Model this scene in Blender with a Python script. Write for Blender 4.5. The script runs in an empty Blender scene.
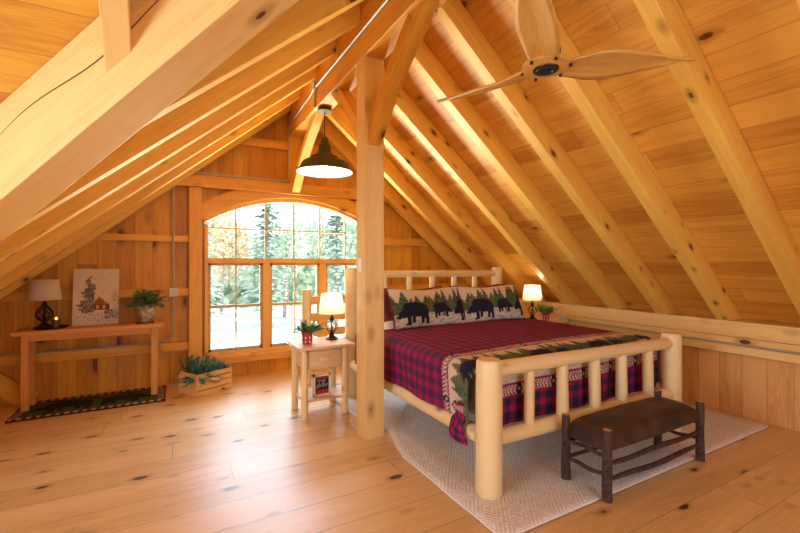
import bpy, math, random
from mathutils import Vector, Matrix, noise
random.seed(7)
V = Vector
C = bpy.context.scene.collection

# ------------------------------------------------------------------ node helpers
class NT:
    def __init__(s, mat):
        mat.use_nodes = True
        s.t = mat.node_tree; s.t.nodes.clear()
        s.out = s.t.nodes.new('ShaderNodeOutputMaterial')
    def n(s, kind, **kw):
        nd = s.t.nodes.new(kind)
        for k, v in kw.items():
            setattr(nd, k, v)
        return nd
    def link(s, a, b): s.t.links.new(a, b)
    def inp(s, nd, key, val):
        i = nd.inputs[key]
        if isinstance(val, bpy.types.NodeSocket): s.link(val, i)
        else: i.default_value = val
    def m(s, op, a, b=0.0, c=0.0, clamp=False):
        nd = s.n('ShaderNodeMath', operation=op); nd.use_clamp = clamp
        s.inp(nd, 0, a); s.inp(nd, 1, b); s.inp(nd, 2, c)
        return nd.outputs[0]
    def mix(s, f, a, b, blend='MIX'):
        nd = s.n('ShaderNodeMix', data_type='RGBA', blend_type=blend)
        s.inp(nd, 0, f)
        for key, v in ((6, a), (7, b)):
            if isinstance(v, tuple) and len(v) == 3: v = v + (1,)
            s.inp(nd, key, v)
        return nd.outputs[2]
    def xyz(s, x, y, z):
        nd = s.n('ShaderNodeCombineXYZ'); s.inp(nd, 0, x); s.inp(nd, 1, y); s.inp(nd, 2, z); return nd.outputs[0]
    def noise(s, vec, scale, detail=2.0, rough=.5, dist=0.0):
        nd = s.n('ShaderNodeTexNoise'); s.inp(nd, 'Vector', vec); s.inp(nd, 'Scale', scale)
        s.inp(nd, 'Detail', detail); s.inp(nd, 'Roughness', rough); s.inp(nd, 'Distortion', dist)
        return nd.outputs[0]
    def ss(s, v, a, b):
        nd = s.n('ShaderNodeMapRange', interpolation_type='SMOOTHSTEP')
        s.inp(nd, 0, v); s.inp(nd, 1, a); s.inp(nd, 2, b); s.inp(nd, 3, 0.0); s.inp(nd, 4, 1.0)
        return nd.outputs[0]
    def bsdf(s, col, rough=.5, **kw):
        p = s.n('ShaderNodeBsdfPrincipled')
        if isinstance(col, tuple) and len(col) == 3: col = col + (1,)
        s.inp(p, 'Base Color', col); s.inp(p, 'Roughness', rough)
        for k, v in kw.items(): s.inp(p, k.replace('_', ' '), v)
        s.link(p.outputs[0], s.out.inputs[0])
        return p

def pine(name, light=(.80, .50, .20), dark=(.58, .28, .075), board=None, length=3.0, rough=.45, knots=.5,
         vary=.35, seam=.004, coat=0.0, kscale=1.0, seamk=.75, ksize=.17, knotcol=(.13, .035, .012), grain=1.0):
    """grain runs along local X, boards lie side by side along local Y"""
    mat = bpy.data.materials.new(name); t = NT(mat)
    tc = t.n('ShaderNodeTexCoord'); sp = t.n('ShaderNodeSeparateXYZ'); t.link(tc.outputs['Object'], sp.inputs[0])
    x, y, z = sp.outputs
    oi = t.n('ShaderNodeObjectInfo'); rnd = oi.outputs['Random']
    if board:
        row = t.m('FLOOR', t.m('DIVIDE', y, board))
        wn = t.n('ShaderNodeTexWhiteNoise', noise_dimensions='1D'); t.inp(wn, 'W', row)
        xs = t.m('ADD', t.m('DIVIDE', x, length), t.m('MULTIPLY', wn.outputs[0], 5.0))
        seg = t.m('FLOOR', xs)
        wn2 = t.n('ShaderNodeTexWhiteNoise', noise_dimensions='2D'); t.inp(wn2, 'Vector', t.xyz(row, seg, 0.0))
        r = wn2.outputs[0]
    else:
        r = rnd
    off = t.m('MULTIPLY', r, 60.0)
    X = t.m('ADD', x, off); Y = t.m('ADD', y, off); Z = z if board else t.m('ADD', z, off)
    # knots
    vo = t.n('ShaderNodeTexVoronoi', feature='F1'); t.inp(vo, 'Scale', 1.0); t.inp(vo, 'Randomness', .9)
    kv = t.xyz(t.m('MULTIPLY', X, 3.0 * kscale), t.m('MULTIPLY', Y, 6.2 * kscale), t.m('MULTIPLY', Z, 0.0 if board else 6.2 * kscale))
    t.inp(vo, 'Vector', kv)
    sc = t.n('ShaderNodeSeparateColor'); t.link(vo.outputs['Color'], sc.inputs[0])
    size = t.m('MULTIPLY', t.ss(sc.outputs[0], 1.0 - knots, 1.25 - knots * .4), ksize)
    kd = t.m('SUBTRACT', vo.outputs['Distance'], size)
    kmask = t.m('SUBTRACT', 1.0, t.ss(kd, -.025, .012), clamp=True)
    kmask = t.m('MULTIPLY', kmask, t.ss(size, .03, .07))
    halo = t.m('MULTIPLY', t.m('SUBTRACT', 1.0, t.ss(kd, 0.0, .22), clamp=True), t.ss(size, .02, .08))
    # grain
    gx = t.m('MULTIPLY', X, .7)
    warp = t.m('MULTIPLY', halo, .35)
    g1 = t.noise(t.xyz(gx, t.m('ADD', t.m('MULTIPLY', Y, 11.0), warp), t.m('MULTIPLY', Z, 11.0)), 1.0, 3.0, .55, .6)
    rings = t.m('ABSOLUTE', t.m('SUBTRACT', t.m('FRACT', t.m('MULTIPLY', g1, 9.0)), .5))
    g2 = t.noise(t.xyz(t.m('MULTIPLY', X, 2.5), t.m('MULTIPLY', Y, 120.0), t.m('MULTIPLY', Z, 120.0)), 1.0, 1.0)
    broad = t.noise(t.xyz(t.m('MULTIPLY', X, .35), t.m('MULTIPLY', Y, 2.6), t.m('MULTIPLY', Z, 2.6)), 1.0, 1.0)
    f = t.m('ADD', t.m('MULTIPLY', rings, .7 * grain), t.m('MULTIPLY', t.ss(g1, .35, .65), .35 * grain))
    f = t.m('ADD', f, t.m('MULTIPLY', t.m('SUBTRACT', g2, .5), .35 * grain))
    f = t.m('ADD', f, t.m('MULTIPLY', t.m('SUBTRACT', broad, .5), .9))
    f = t.m('ADD', f, t.m('MULTIPLY', t.m('SUBTRACT', r, .5), vary * 1.6), clamp=True)
    col = t.mix(f, light, dark)
    col = t.mix(t.m('MULTIPLY', halo, .6), col, tuple(c * .55 for c in dark))
    col = t.mix(kmask, col, knotcol)
    hgt = g2
    if board:
        fy = t.m('FRACT', t.m('DIVIDE', y, board))
        e = t.m('MINIMUM', fy, t.m('SUBTRACT', 1.0, fy))
        em = t.m('SUBTRACT', 1.0, t.ss(e, seam / board * .35, seam / board), clamp=True)
        fx = t.m('FRACT', xs); ex = t.m('MINIMUM', fx, t.m('SUBTRACT', 1.0, fx))
        em2 = t.m('SUBTRACT', 1.0, t.ss(ex, .0003, .0014), clamp=True)
        em = t.m('MAXIMUM', em, em2)
        col = t.mix(t.m('MULTIPLY', em, seamk), col, tuple(c * .25 for c in dark))
    p = t.bsdf(col, rough)
    if coat: p.inputs['Coat Weight'].default_value = coat; p.inputs['Coat Roughness'].default_value = .36
    return mat

def plain(name, col, rough=.5, metal=0.0, vary=0.0, scale=20.0, emit=None, emit_s=0.0, bump=0.0, trans=0.0):
    mat = bpy.data.materials.new(name); t = NT(mat)
    c = col + (1,)
    tc = t.n('ShaderNodeTexCoord')
    nz = t.noise(tc.outputs['Object'], scale, 3.0)
    if vary:
        c = t.mix(t.ss(nz, .3, .7), tuple(min(1, k * (1 + vary)) for k in col), tuple(k * (1 - vary) for k in col))
    p = t.bsdf(c, rough, Metallic=metal)
    if emit:
        p.inputs['Emission Color'].default_value = emit + (1,); p.inputs['Emission Strength'].default_value = emit_s
    if bump:
        b = t.n('ShaderNodeBump'); t.inp(b, 'Strength', bump); t.inp(b, 'Distance', .01); t.inp(b, 'Height', nz)
        t.link(b.outputs[0], p.inputs['Normal'])
    if trans:
        tr = t.n('ShaderNodeBsdfTranslucent'); tr.inputs[0].default_value = col + (1,)
        mx = t.n('ShaderNodeMixShader'); mx.inputs[0].default_value = trans
        t.link(p.outputs[0], mx.inputs[1]); t.link(tr.outputs[0], mx.inputs[2]); t.link(mx.outputs[0], t.out.inputs[0])
    return mat

def painted(name, rough=.8, vary=.12, bump=.25, scale=90.0):
    mat = bpy.data.materials.new(name); t = NT(mat)
    a = t.n('ShaderNodeAttribute', attribute_name='Col')
    tc = t.n('ShaderNodeTexCoord')
    nz = t.noise(tc.outputs['Object'], scale, 2.0)
    k = t.m('ADD', 1.0 - vary, t.m('MULTIPLY', nz, vary * 2))
    col = t.mix(1.0, a.outputs['Color'], t.xyz(k, k, k), 'MULTIPLY')
    p = t.bsdf(col, rough, Specular_IOR_Level=.25)
    b = t.n('ShaderNodeBump'); t.inp(b, 'Strength', bump); t.inp(b, 'Distance', .006); t.inp(b, 'Height', t.noise(tc.outputs['Object'], scale * .35, 2.0))
    t.link(b.outputs[0], p.inputs['Normal'])
    return mat

def glassmat():
    mat = bpy.data.materials.new('pane_glass'); t = NT(mat)
    tr = t.n('ShaderNodeBsdfTransparent'); tr.inputs[0].default_value = (.96, .98, .97, 1)
    gl = t.n('ShaderNodeBsdfGlossy'); gl.inputs['Roughness'].default_value = .02
    fr = t.n('ShaderNodeFresnel'); fr.inputs[0].default_value = 1.35
    mx = t.n('ShaderNodeMixShader'); t.link(fr.outputs[0], mx.inputs[0])
    t.link(tr.outputs[0], mx.inputs[1]); t.link(gl.outputs[0], mx.inputs[2]); t.link(mx.outputs[0], t.out.inputs[0])
    return mat

def rugmat():
    mat = bpy.data.materials.new('woven_rug'); t = NT(mat)
    tc = t.n('ShaderNodeTexCoord'); sp = t.n('ShaderNodeSeparateXYZ'); t.link(tc.outputs['Object'], sp.inputs[0])
    x, y, z = sp.outputs
    def tri(v): return t.m('ABSOLUTE', t.m('SUBTRACT', t.m('FRACT', v), .5))
    dx = tri(t.m('DIVIDE', x, .22)); dy = tri(t.m('DIVIDE', y, .28))
    s = t.m('ADD', dx, dy)
    rings = tri(t.m('MULTIPLY', s, 7.0))
    w = t.noise(tc.outputs['Object'], 26.0, 2.0)
    m = t.ss(t.m('ADD', rings, t.m('MULTIPLY', t.m('SUBTRACT', w, .5), .8)), .20, .30)
    col = t.mix(m, (.64, .61, .57), (.84, .83, .82))
    col = t.mix(t.m('MULTIPLY', t.noise(tc.outputs['Object'], 160.0, 1.0), .25), col, (.55, .48, .42))
    p = t.bsdf(col, .9, Specular_IOR_Level=.2)
    b = t.n('ShaderNodeBump'); t.inp(b, 'Strength', .7); t.inp(b, 'Distance', .006); t.inp(b, 'Height', m)
    t.link(b.outputs[0], p.inputs['Normal'])
    return mat

M = {}
M['wall'] = pine('wall_boards', (.72, .345, .025), (.45, .16, .008), board=.19, length=6, knots=.55, vary=.45, seam=.004, kscale=.8, seamk=.6, ksize=.25, knotcol=(.15, .03, .006))
M['kneewall'] = pine('knee_wall_boards', (.74, .42, .15), (.50, .21, .045), board=.2, length=6, knots=.55, vary=.5, seam=.004, kscale=.8, seamk=.5)
M['deck'] = pine('roof_deck_boards', (.82, .44, .07), (.56, .23, .025), board=.205, length=4.6, knots=.55, vary=.45, seam=.004, kscale=.9, seamk=.35)
M['floor'] = pine('floor_planks', (.76, .52, .24), (.57, .34, .12), board=.29, length=3.4, rough=.38, knots=.7, vary=.35, seam=.0035, coat=.7, kscale=1.25, seamk=.7, ksize=.2, knotcol=(.07, .025, .02))
M['timber'] = pine('timber_pine', (.80, .42, .05), (.56, .21, .012), knots=.6, vary=.12, kscale=.95, grain=.8)
M['rafter'] = pine('rafter_pine', (.86, .54, .10), (.63, .30, .03), knots=.5, vary=.2, kscale=1.3, grain=.7)
M['pale'] = pine('pale_timber', (.86, .60, .23), (.68, .38, .10), knots=.6, vary=.12, kscale=.9, grain=.8)
M['post'] = pine('post_pine', (.82, .58, .23), (.62, .36, .10), knots=.65, vary=.05, kscale=1.0, grain=.6)
M['trim'] = pine('trim_pine', (.80, .45, .11), (.60, .27, .05), knots=.25, vary=.2, grain=.6)
M['log'] = pine('peeled_log', (.84, .68, .37), (.72, .49, .22), knots=.45, vary=.1, kscale=1.6, grain=.45, knotcol=(.36, .19, .08), rough=.4)
M['furn'] = pine('furniture_pine', (.70, .34, .09), (.46, .18, .035), knots=.35, vary=.2, kscale=1.5, grain=.8)
M['stand'] = pine('nightstand_pine', (.80, .58, .36), (.60, .36, .17), knots=.45, vary=.2, kscale=1.6, grain=.8, rough=.3)
M['cratew'] = pine('crate_pine', (.80, .47, .17), (.60, .30, .08), knots=.35, vary=.3, kscale=1.6, grain=.6)
M['fan'] = pine('fan_wood', (.70, .40, .10), (.48, .23, .04), knots=.0, vary=.08, grain=1.0, rough=.35)
M['black'] = plain('black_metal', (.012, .012, .012), .45)
M['bronze'] = plain('dark_bronze_metal', (.06, .055, .022), .6, .3)
M['iron'] = plain('wrought_iron', (.025, .018, .015), .5, .4)
M['steel'] = plain('galvanised_steel', (.42, .41, .38), .5, .5)
M['greybox'] = plain('grey_box_paint', (.5, .5, .45), .5, .2)
M['white'] = plain('white_enamel', (.9, .88, .82), .4)
M['shade'] = plain('linen_shade', (.80, .70, .54), .9, trans=.35, vary=.05, scale=200)
M['shadelit'] = plain('linen_shade_lit', (.90, .78, .56), .9, trans=.5, vary=.05, scale=200)
M['bulb'] = plain('lit_bulb', (1, .9, .7), .4, emit=(1, .80, .5), emit_s=9)
M['flame'] = plain('candle_flame', (1, .6, .2), .4, emit=(1, .5, .15), emit_s=2.5)
M['wax'] = plain('amber_glass', (.10, .03, .015), .2)
M['glass'] = glassmat()
M['rug'] = rugmat()
M['rugback'] = plain('rug_binding', (.80, .78, .78), .9)
M['leather'] = plain('brown_leather', (.042, .020, .014), .5, vary=.6, scale=6.0, bump=.3)
M['bark'] = plain('hickory_bark', (.055, .026, .018), .75, vary=.6, scale=30.0, bump=.8)
M['cutwood'] = plain('cut_wood_end', (.50, .28, .17), .7, vary=.2)
M['needles'] = plain('green_needles', (.06, .19, .06), .6, vary=.4, scale=30)
M['bluegreen'] = plain('blue_green_needles', (.09, .23, .18), .6, vary=.4, scale=30)
M['brightleaf'] = plain('bright_green_leaf', (.12, .27, .035), .5, vary=.3)
M['cone'] = plain('pine_cone', (.30, .15, .09), .7, vary=.5, scale=60)
M['mottle'] = plain('mottled_stone', (.42, .36, .26), .7, vary=.45, scale=25)
M['redceramic'] = plain('red_ceramic', (.42, .02, .03), .3)
M['whitecer'] = plain('white_ceramic', (.85, .82, .8), .3)
M['darktile'] = plain('dark_red_wood', (.10, .015, .008), .4)
M['white_cloth'] = plain('white_cotton', (.82, .80, .82), .9, bump=.2)
M['plaidsham'] = plain('burgundy_cloth', (.18, .03, .05), .9, vary=.5, scale=14)
M['mattress'] = plain('mattress_ticking', (.75, .73, .7), .9)
M['quilt'] = painted('quilt_fabric')
M['paint'] = painted('canvas_paint', .7, .08, .1)
M['carpet'] = painted('bear_rug_fabric', .95, .2, .4)
M['grass'] = plain('sunlit_field', (.62, .62, .50), .9, vary=.15, scale=.3)
M['bark2'] = plain('tree_bark', (.30, .24, .2), .9)
M['leafA'] = plain('green_tree_leaves', (.40, .48, .34), .7, vary=.3, scale=.6, trans=.3)
M['leafB'] = plain('autumn_tree_leaves', (.50, .33, .17), .7, vary=.3, scale=.6, trans=.3)
M['leafC'] = plain('pine_tree_needles', (.30, .40, .34), .7, vary=.3, scale=.6, trans=.2)

# ------------------------------------------------------------------ mesh helpers
class MB:
    def __init__(s): s.v = []; s.f = []; s.mi = []; s.c = []
    def add(s, vs, fs, mi=0):
        b = len(s.v); s.v += [V(p) for p in vs]
        for f in fs: s.f.append([b + i for i in f]); s.mi.append(mi)
        return s
    def box(s, x0, x1, y0, y1, z0, z1, mi=0):
        vs = [(x, y, z) for z in (z0, z1) for y in (y0, y1) for x in (x0, x1)]
        return s.add(vs, [(0, 2, 3, 1), (4, 5, 7, 6), (0, 1, 5, 4), (2, 6, 7, 3), (0, 4, 6, 2), (1, 3, 7, 5)], mi)
    def prism(s, poly, ext, mi=0):
        n = len(poly); e = V(ext); p = [V(q) for q in poly]
        return s.add(p + [q + e for q in p], [tuple(range(n))[::-1], tuple(range(n, 2 * n))] + [(i, (i + 1) % n, n + (i + 1) % n, n + i) for i in range(n)], mi)
    def cyl(s, p, q, r0, r1=None, n=16, wob=0.0, rings=1, mi=0, capmi=None, dome=0.0):
        p = V(p); q = V(q); r1 = r0 if r1 is None else r1
        d = (q - p).normalized(); a = d.orthogonal().normalized(); b = d.cross(a)
        ss = random.random() * 50
        R = []
        ts = [k / rings for k in range(rings + 1)]
        L = (q - p).length
        for t in ts: R.append((p + (q - p) * t, r0 + (r1 - r0) * t))
        if dome:
            R = [(p - d * 0, r0 * .90)] + [(p + d * dome, r0)] + R[1:-1] + [(q - d * dome, r1), (q, r1 * .86)]
        vs = []
        for (c, r) in R:
            for i in range(n):
                an = 2 * math.pi * i / n
                o = a * math.cos(an) + b * math.sin(an)
                rr = r * (1 + wob * noise.noise(V((ss + c.x * 5 + o.x, c.y * 5 + o.y, c.z * 5 + o.z))))
                vs.append(c + o * rr)
        m = len(R); base = len(s.v)
        fs = [(k * n + i, k * n + (i + 1) % n, (k + 1) * n + (i + 1) % n, (k + 1) * n + i) for k in range(m - 1) for i in range(n)]
        s.add(vs, fs, mi)
        cm = mi if capmi is None else capmi
        s.f.append([base + i for i in range(n)][::-1]); s.mi.append(cm)
        s.f.append([base + (m - 1) * n + i for i in range(n)]); s.mi.append(cm)
        return s
    def lathe(s, c, prof, n=28, axis=None, mi=0, close=True):
        c = V(c); vs = []
        for r, z in prof:
            for i in range(n):
                an = 2 * math.pi * i / n
                vs.append(c + V((r * math.cos(an), r * math.sin(an), z)))
        m = len(prof); base = len(s.v)
        s.add(vs, [(k * n + i, k * n + (i + 1) % n, (k + 1) * n + (i + 1) % n, (k + 1) * n + i) for k in range(m - 1) for i in range(n)], mi)
        if close:
            s.f.append([base + i for i in range(n)][::-1]); s.mi.append(mi)
            s.f.append([base + (m - 1) * n + i for i in range(n)]); s.mi.append(mi)
        return s
    def tube(s, pts, r, n=8, mi=0, radii=None):
        pts = [V(p) for p in pts]; vs = []; prev = None
        for k, p in enumerate(pts):
            d = (pts[min(k + 1, len(pts) - 1)] - pts[max(k - 1, 0)]).normalized()
            a = d.orthogonal().normalized() if prev is None else (prev - d * prev.dot(d)).normalized()
            prev = a; b = d.cross(a); rr = radii[k] if radii else r
            for i in range(n):
                an = 2 * math.pi * i / n
                vs.append(p + (a * math.cos(an) + b * math.sin(an)) * rr)
        m = len(pts); base = len(s.v)
        s.add(vs, [(k * n + i, k * n + (i + 1) % n, (k + 1) * n + (i + 1) % n, (k + 1) * n + i) for k in range(m - 1) for i in range(n)], mi)
        s.f.append([base + i for i in range(n)][::-1]); s.mi.append(mi)
        s.f.append([base + (m - 1) * n + i for i in range(n)]); s.mi.append(mi)
        return s
    def ball(s, c, rx, ry=None, rz=None, nu=14, nv=8, mi=0):
        ry = ry or rx; rz = rz or rx; c = V(c)
        prof = []
        vs = []; 
        for j in range(1, nv):
            th = math.pi * j / nv
            for i in range(nu):
                ph = 2 * math.pi * i / nu
                vs.append(c + V((rx * math.sin(th) * math.cos(ph), ry * math.sin(th) * math.sin(ph), rz * math.cos(th))))
        fs = [(j * nu + i, (j + 1) * nu + i, (j + 1) * nu + (i + 1) % nu, j * nu + (i + 1) % nu) for j in range(nv - 2) for i in range(nu)]
        b = len(vs); vs.append(c + V((0, 0, rz))); vs.append(c - V((0, 0, rz)))
        fs += [(b, i, (i + 1) % nu) for i in range(nu)] + [(b + 1, (nv - 2) * nu + (i + 1) % nu, (nv - 2) * nu + i) for i in range(nu)]
        return s.add(vs, fs, mi)
    def grid(s, nu, nv, fn, colfn=None, mi=0, flip=False):
        base = len(s.v)
        for j in range(nv + 1):
            for i in range(nu + 1):
                s.v.append(V(fn(i / nu, j / nv)))
                if colfn: s.c.append(colfn(i / nu, j / nv))
        for j in range(nv):
            for i in range(nu):
                a = base + j * (nu + 1) + i
                f = [a, a + 1, a + nu + 2, a + nu + 1]
                s.f.append(f[::-1] if flip else f); s.mi.append(mi)
        return s

def obj(name, mb, mats, parent=None, grain=None, side=None, smooth=True, bevel=0.0, origin=None, solid=0.0):
    """link mb (world coordinates) as one mesh; local X = grain direction"""
    if not isinstance(mats, (list, tuple)): mats = [mats]
    lo = V((min(v.x for v in mb.v), min(v.y for v in mb.v), min(v.z for v in mb.v)))
    hi = V((max(v.x for v in mb.v), max(v.y for v in mb.v), max(v.z for v in mb.v)))
    o3 = V(origin) if origin is not None else V(((lo.x + hi.x) / 2, (lo.y + hi.y) / 2, lo.z))
    if grain is not None:
        ex = V(grain).normalized(); sd = V(side) if side is not None else (V((0, 0, 1)) if abs(ex.z) < .9 else V((1, 0, 0)))
        ey = (sd - ex * sd.dot(ex)).normalized(); ez = ex.cross(ey)
        R = Matrix((ex, ey, ez)).transposed().to_4x4()
    else: R = Matrix.Identity(4)
    Mx = Matrix.Translation(o3) @ R; inv = Mx.inverted()
    me = bpy.data.meshes.new(name)
    me.from_pydata([inv @ v for v in mb.v], [], mb.f)
    for m in mats: me.materials.append(m)
    if len(mats) > 1: me.polygons.foreach_set('material_index', mb.mi)
    if mb.c:
        a = me.color_attributes.new('Col', 'FLOAT_COLOR', 'POINT')
        flat = []
        for c in mb.c: flat += [c[0], c[1], c[2], 1.0]
        a.data.foreach_set('color', flat)
    me.update()
    if smooth:
        me.polygons.foreach_set('use_smooth', [True] * len(me.polygons)); me.set_sharp_from_angle(angle=math.radians(38))
    o = bpy.data.objects.new(name, me); C.objects.link(o)
    if parent is not None:
        o.parent = parent
        pw = W_[parent.name]
        o.matrix_basis = pw.inverted() @ Mx
    else: o.matrix_basis = Mx
    W_[o.name] = Mx.copy()
    if bevel:
        b = o.modifiers.new('edge', 'BEVEL'); b.width = bevel; b.segments = 2; b.limit_method = 'ANGLE'; b.angle_limit = math.radians(40)
    if solid:
        b = o.modifiers.new('thick', 'SOLIDIFY'); b.thickness = solid; b.offset = 0
    return o
W_ = {}
def tag(o, label, cat, group=None):
    o['label'] = label; o['category'] = cat
    if group: o['group'] = group
    return o
def struct(o): o['kind'] = 'structure'; return o
def thing(name, loc, label, cat, group=None):
    o = bpy.data.objects.new(name, None); C.objects.link(o); o.location = loc; o.empty_display_size = .1
    W_[o.name] = Matrix.Translation(V(loc))
    return tag(o, label, cat, group)

# ------------------------------------------------------------------ key dimensions
RX = 1.585            # ridge line
T = .8333             # 10:12 pitch
ZR = 3.80             # underside of rafters at the ridge
ZD = 4.06             # underside of roof boards at the ridge
def zr(x): return ZR - T * abs(x - RX)
def zd(x): return ZD - T * abs(x - RX)
WY = 6.10             # back wall boards
KX = 5.08             # right knee wall boards
YF = -2.6

# ------------------------------------------------------------------ floor
fl = MB().box(-3.6, 5.3, YF - .1, 6.3, -.12, 0.0)
struct(obj('floor', fl, M['floor'], grain=(1, 0, 0), side=(0, 1, 0), smooth=False, origin=(0, 0, 0)))

# ------------------------------------------------------------------ walls
def strip_wall(name, n0, n1, step, lo_hi, along, at, thick, mat, gr, sd, org):
    """vertical strips; lo_hi(t) -> list of (z0,z1) spans"""
    mb = MB(); t = n0
    while t < n1 - 1e-6:
        t2 = min(t + step, n1); tm = (t + t2) / 2
        for (za, zb) in lo_hi(t, t2):
            def P(tt, z, d): return (tt, at + d, z) if along == 'x' else (at + d, tt, z)
            (a0, a1), (b0, b1) = za, zb
            vs = [P(t, a0, 0), P(t2, a1, 0), P(t2, b1, 0), P(t, b0, 0), P(t, a0, thick), P(t2, a1, thick), P(t2, b1, thick), P(t, b0, thick)]
            mb.add(vs, [(0, 1, 2, 3), (4, 7, 6, 5), (0, 4, 5, 1), (3, 2, 6, 7), (0, 3, 7, 4), (1, 5, 6, 2)])
        t = t2
    o = obj(name, mb, mat, grain=gr, side=sd, smooth=False, origin=org)
    return struct(o)

AR = (1.17 ** 2 + .335 ** 2) / (2 * .335); ACZ = 2.44 - AR       # arch of the window head
def arch(x, off=0.0):
    d = abs(x - RX); r = AR + off
    return ACZ + math.sqrt(max(r * r - d * d, 0))
WX0, WX1, WZ0 = .40, 2.77, .31
def back_spans(t, t2):
    top = (zd(t) + .03, zd(t2) + .03); bot = (0, 0)
    if t >= WX0 - 1e-6 and t2 <= WX1 + 1e-6:
        return [(bot, (WZ0, WZ0)), ((arch(t, .01), arch(t2, .01)), top)]
    return [(bot, top)]
# breakpoints aligned with the opening
def run_wall():
    mb_edges = [-2.0]
    x = -2.0
    cuts = [-2.0 + .1 * i for i in range(0, 74)] + [WX0, WX1, RX]
    cuts = sorted(c for c in cuts if c <= 5.41)
    mb = MB()
    cuts2 = []
    for c in cuts:
        if not cuts2 or c - cuts2[-1] > .004: cuts2.append(c)
    for want in (WX0, WX1):
        cuts2 = [c for c in cuts2 if abs(c - want) > .01] + [want]
    cuts2.sort()
    for t, t2 in zip(cuts2, cuts2[1:]):
        for (za, zb) in back_spans(t, t2):
            (a0, a1), (b0, b1) = za, zb
            th = .14
            P = lambda tt, z, d: (tt, WY + d, z)
            vs = [P(t, a0, 0), P(t2, a1, 0), P(t2, b1, 0), P(t, b0, 0), P(t, a0, th), P(t2, a1, th), P(t2, b1, th), P(t, b0, th)]
            mb.add(vs, [(0, 1, 2, 3), (4, 7, 6, 5), (0, 4, 5, 1), (3, 2, 6, 7), (0, 3, 7, 4), (1, 5, 6, 2)])
    struct(obj('wall_back', mb, M['wall'], grain=(0, 0, 1), side=(1, 0, 0), smooth=False, origin=(0, WY, 0)))
run_wall()
mb = MB().box(KX, KX + .12, YF, 6.2, 0, .64)
struct(obj('wall_right', mb, M['kneewall'], grain=(0, 0, 1), side=(0, 1, 0), smooth=False, origin=(KX, 0, .35)))
mb = MB().box(-2.0, -1.9, 3.85, 6.2, 0, zd(-1.9))
struct(obj('wall_left', mb, M['wall'], grain=(0, 0, 1), side=(0, 1, 0), smooth=False, origin=(-2, 0, 0)))
# dormer side walls and gable wall with window opening (behind and left of the camera)
CZ = 4.823            # wing roof boards: z = CZ - y
YR = CZ - ZD          # wing ridge line
YN = CZ - .93; YS = 2 * YR - YN
mb = MB().box(-3.5, -1.9, YN, YN + .1, 0, .95)
struct(obj('wall_dormer_side', mb, M['wall'], grain=(0, 0, 1), side=(1, 0, 0), smooth=False, origin=(0, YN, 0)))
mb = MB().box(-3.5, -1.9, YS - .1, YS, 0, .95)
struct(obj('wall_dormer_front', mb, M['wall'], grain=(0, 0, 1), side=(1, 0, 0), smooth=False, origin=(0, YS, 0)))
mb = MB()
def zc(y): return ZD - abs(y - YR)
DY0, DY1, DZ0, DZ1 = YR - 1.1, YR + 1.1, .7, 2.6
for (ya, yb, f0, f1) in ((YS - .1, DY0, lambda y: 0, zc), (DY0, DY1, lambda y: 0, lambda y: DZ0), (DY0, YR, lambda y: DZ1, zc), (YR, DY1, lambda y: DZ1, zc), (DY1, YN + .1, lambda y: 0, zc)):
    mb.prism([(-3.5, ya, f0(ya)), (-3.5, yb, f0(yb)), (-3.5, yb, f1(yb) + .02), (-3.5, ya, f1(ya) + .02)], (-.12, 0, 0))
struct(obj('wall_dormer_gable', mb, M['wall'], grain=(0, 0, 1), side=(0, 1, 0), smooth=False, origin=(-3.5, 0, 0)))
mb = MB()
FX0, FX1, FZ0, FZ1 = RX - 1.2, RX + 1.4, .7, 2.5
for (xa, xb, f0, f1) in ((-2.0, FX0, lambda x: 0, zd), (FX0, FX1, lambda x: 0, lambda x: FZ0), (FX0, RX, lambda x: FZ1, zd), (RX, FX1, lambda x: FZ1, zd), (FX1, KX + .1, lambda x: 0, zd)):
    mb.prism([(xa, YF, f0(xa)), (xb, YF, f0(xb)), (xb, YF, f1(xb) + .02), (xa, YF, f1(xa) + .02)], (0, -.12, 0))
struct(obj('wall_front', mb, M['wall'], grain=(0, 0, 1), side=(1, 0, 0), smooth=False, origin=(0, YF, 0)))

# ------------------------------------------------------------------ roof boards
def vy(x): return YR + T * (RX - x)                       # valley in plan
mb = MB().prism([(RX, YF - .1, ZD), (KX + .28, YF - .1, zd(KX + .28)), (KX + .28, 6.25, zd(KX + .28)), (RX, 6.25, ZD)], (0, 0, .06))
struct(obj('ceiling_right_slope', mb, M['deck'], grain=(0, 1, 0), side=(1, 0, -T), smooth=False, origin=(RX, 0, ZD)))
xl = -2.02
mb = MB().prism([(RX, YR, ZD), (RX, 6.25, ZD), (xl, 6.25, zd(xl)), (xl, vy(xl), zd(xl))], (0, 0, .06))
mb.prism([(RX, YR, ZD), (xl, 2 * YR - vy(xl), zd(xl)), (xl, YF - .1, zd(xl)), (RX, YF - .1, ZD)], (0, 0, .06))
struct(obj('ceiling_left_slope', mb, M['deck'], grain=(0, 1, 0), side=(-1, 0, -T), smooth=False, origin=(RX, 0, ZD)))
xw = RX - (YN + .1 - YR) / T
mb = MB().prism([(RX, YR, ZD), (xw, YN + .1, zc(YN + .1)), (-3.65, YN + .1, zc(YN + .1)), (-3.65, YR, ZD)], (0, 0, .06))
struct(obj('ceiling_dormer_slope', mb, M['deck'], grain=(1, 0, 0), side=(0, 1, -1), smooth=False, origin=(0, YR, ZD)))
mb = MB().prism([(RX, YR, ZD), (-3.65, YR, ZD), (-3.65, YS - .1, zc(YS - .1)), (xw, YS - .1, zc(YS - .1))], (0, 0, .06))
struct(obj('ceiling_dormer_front_slope', mb, M['deck'], grain=(1, 0, 0), side=(0, -1, -1), smooth=False, origin=(0, YR, ZD)))

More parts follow.
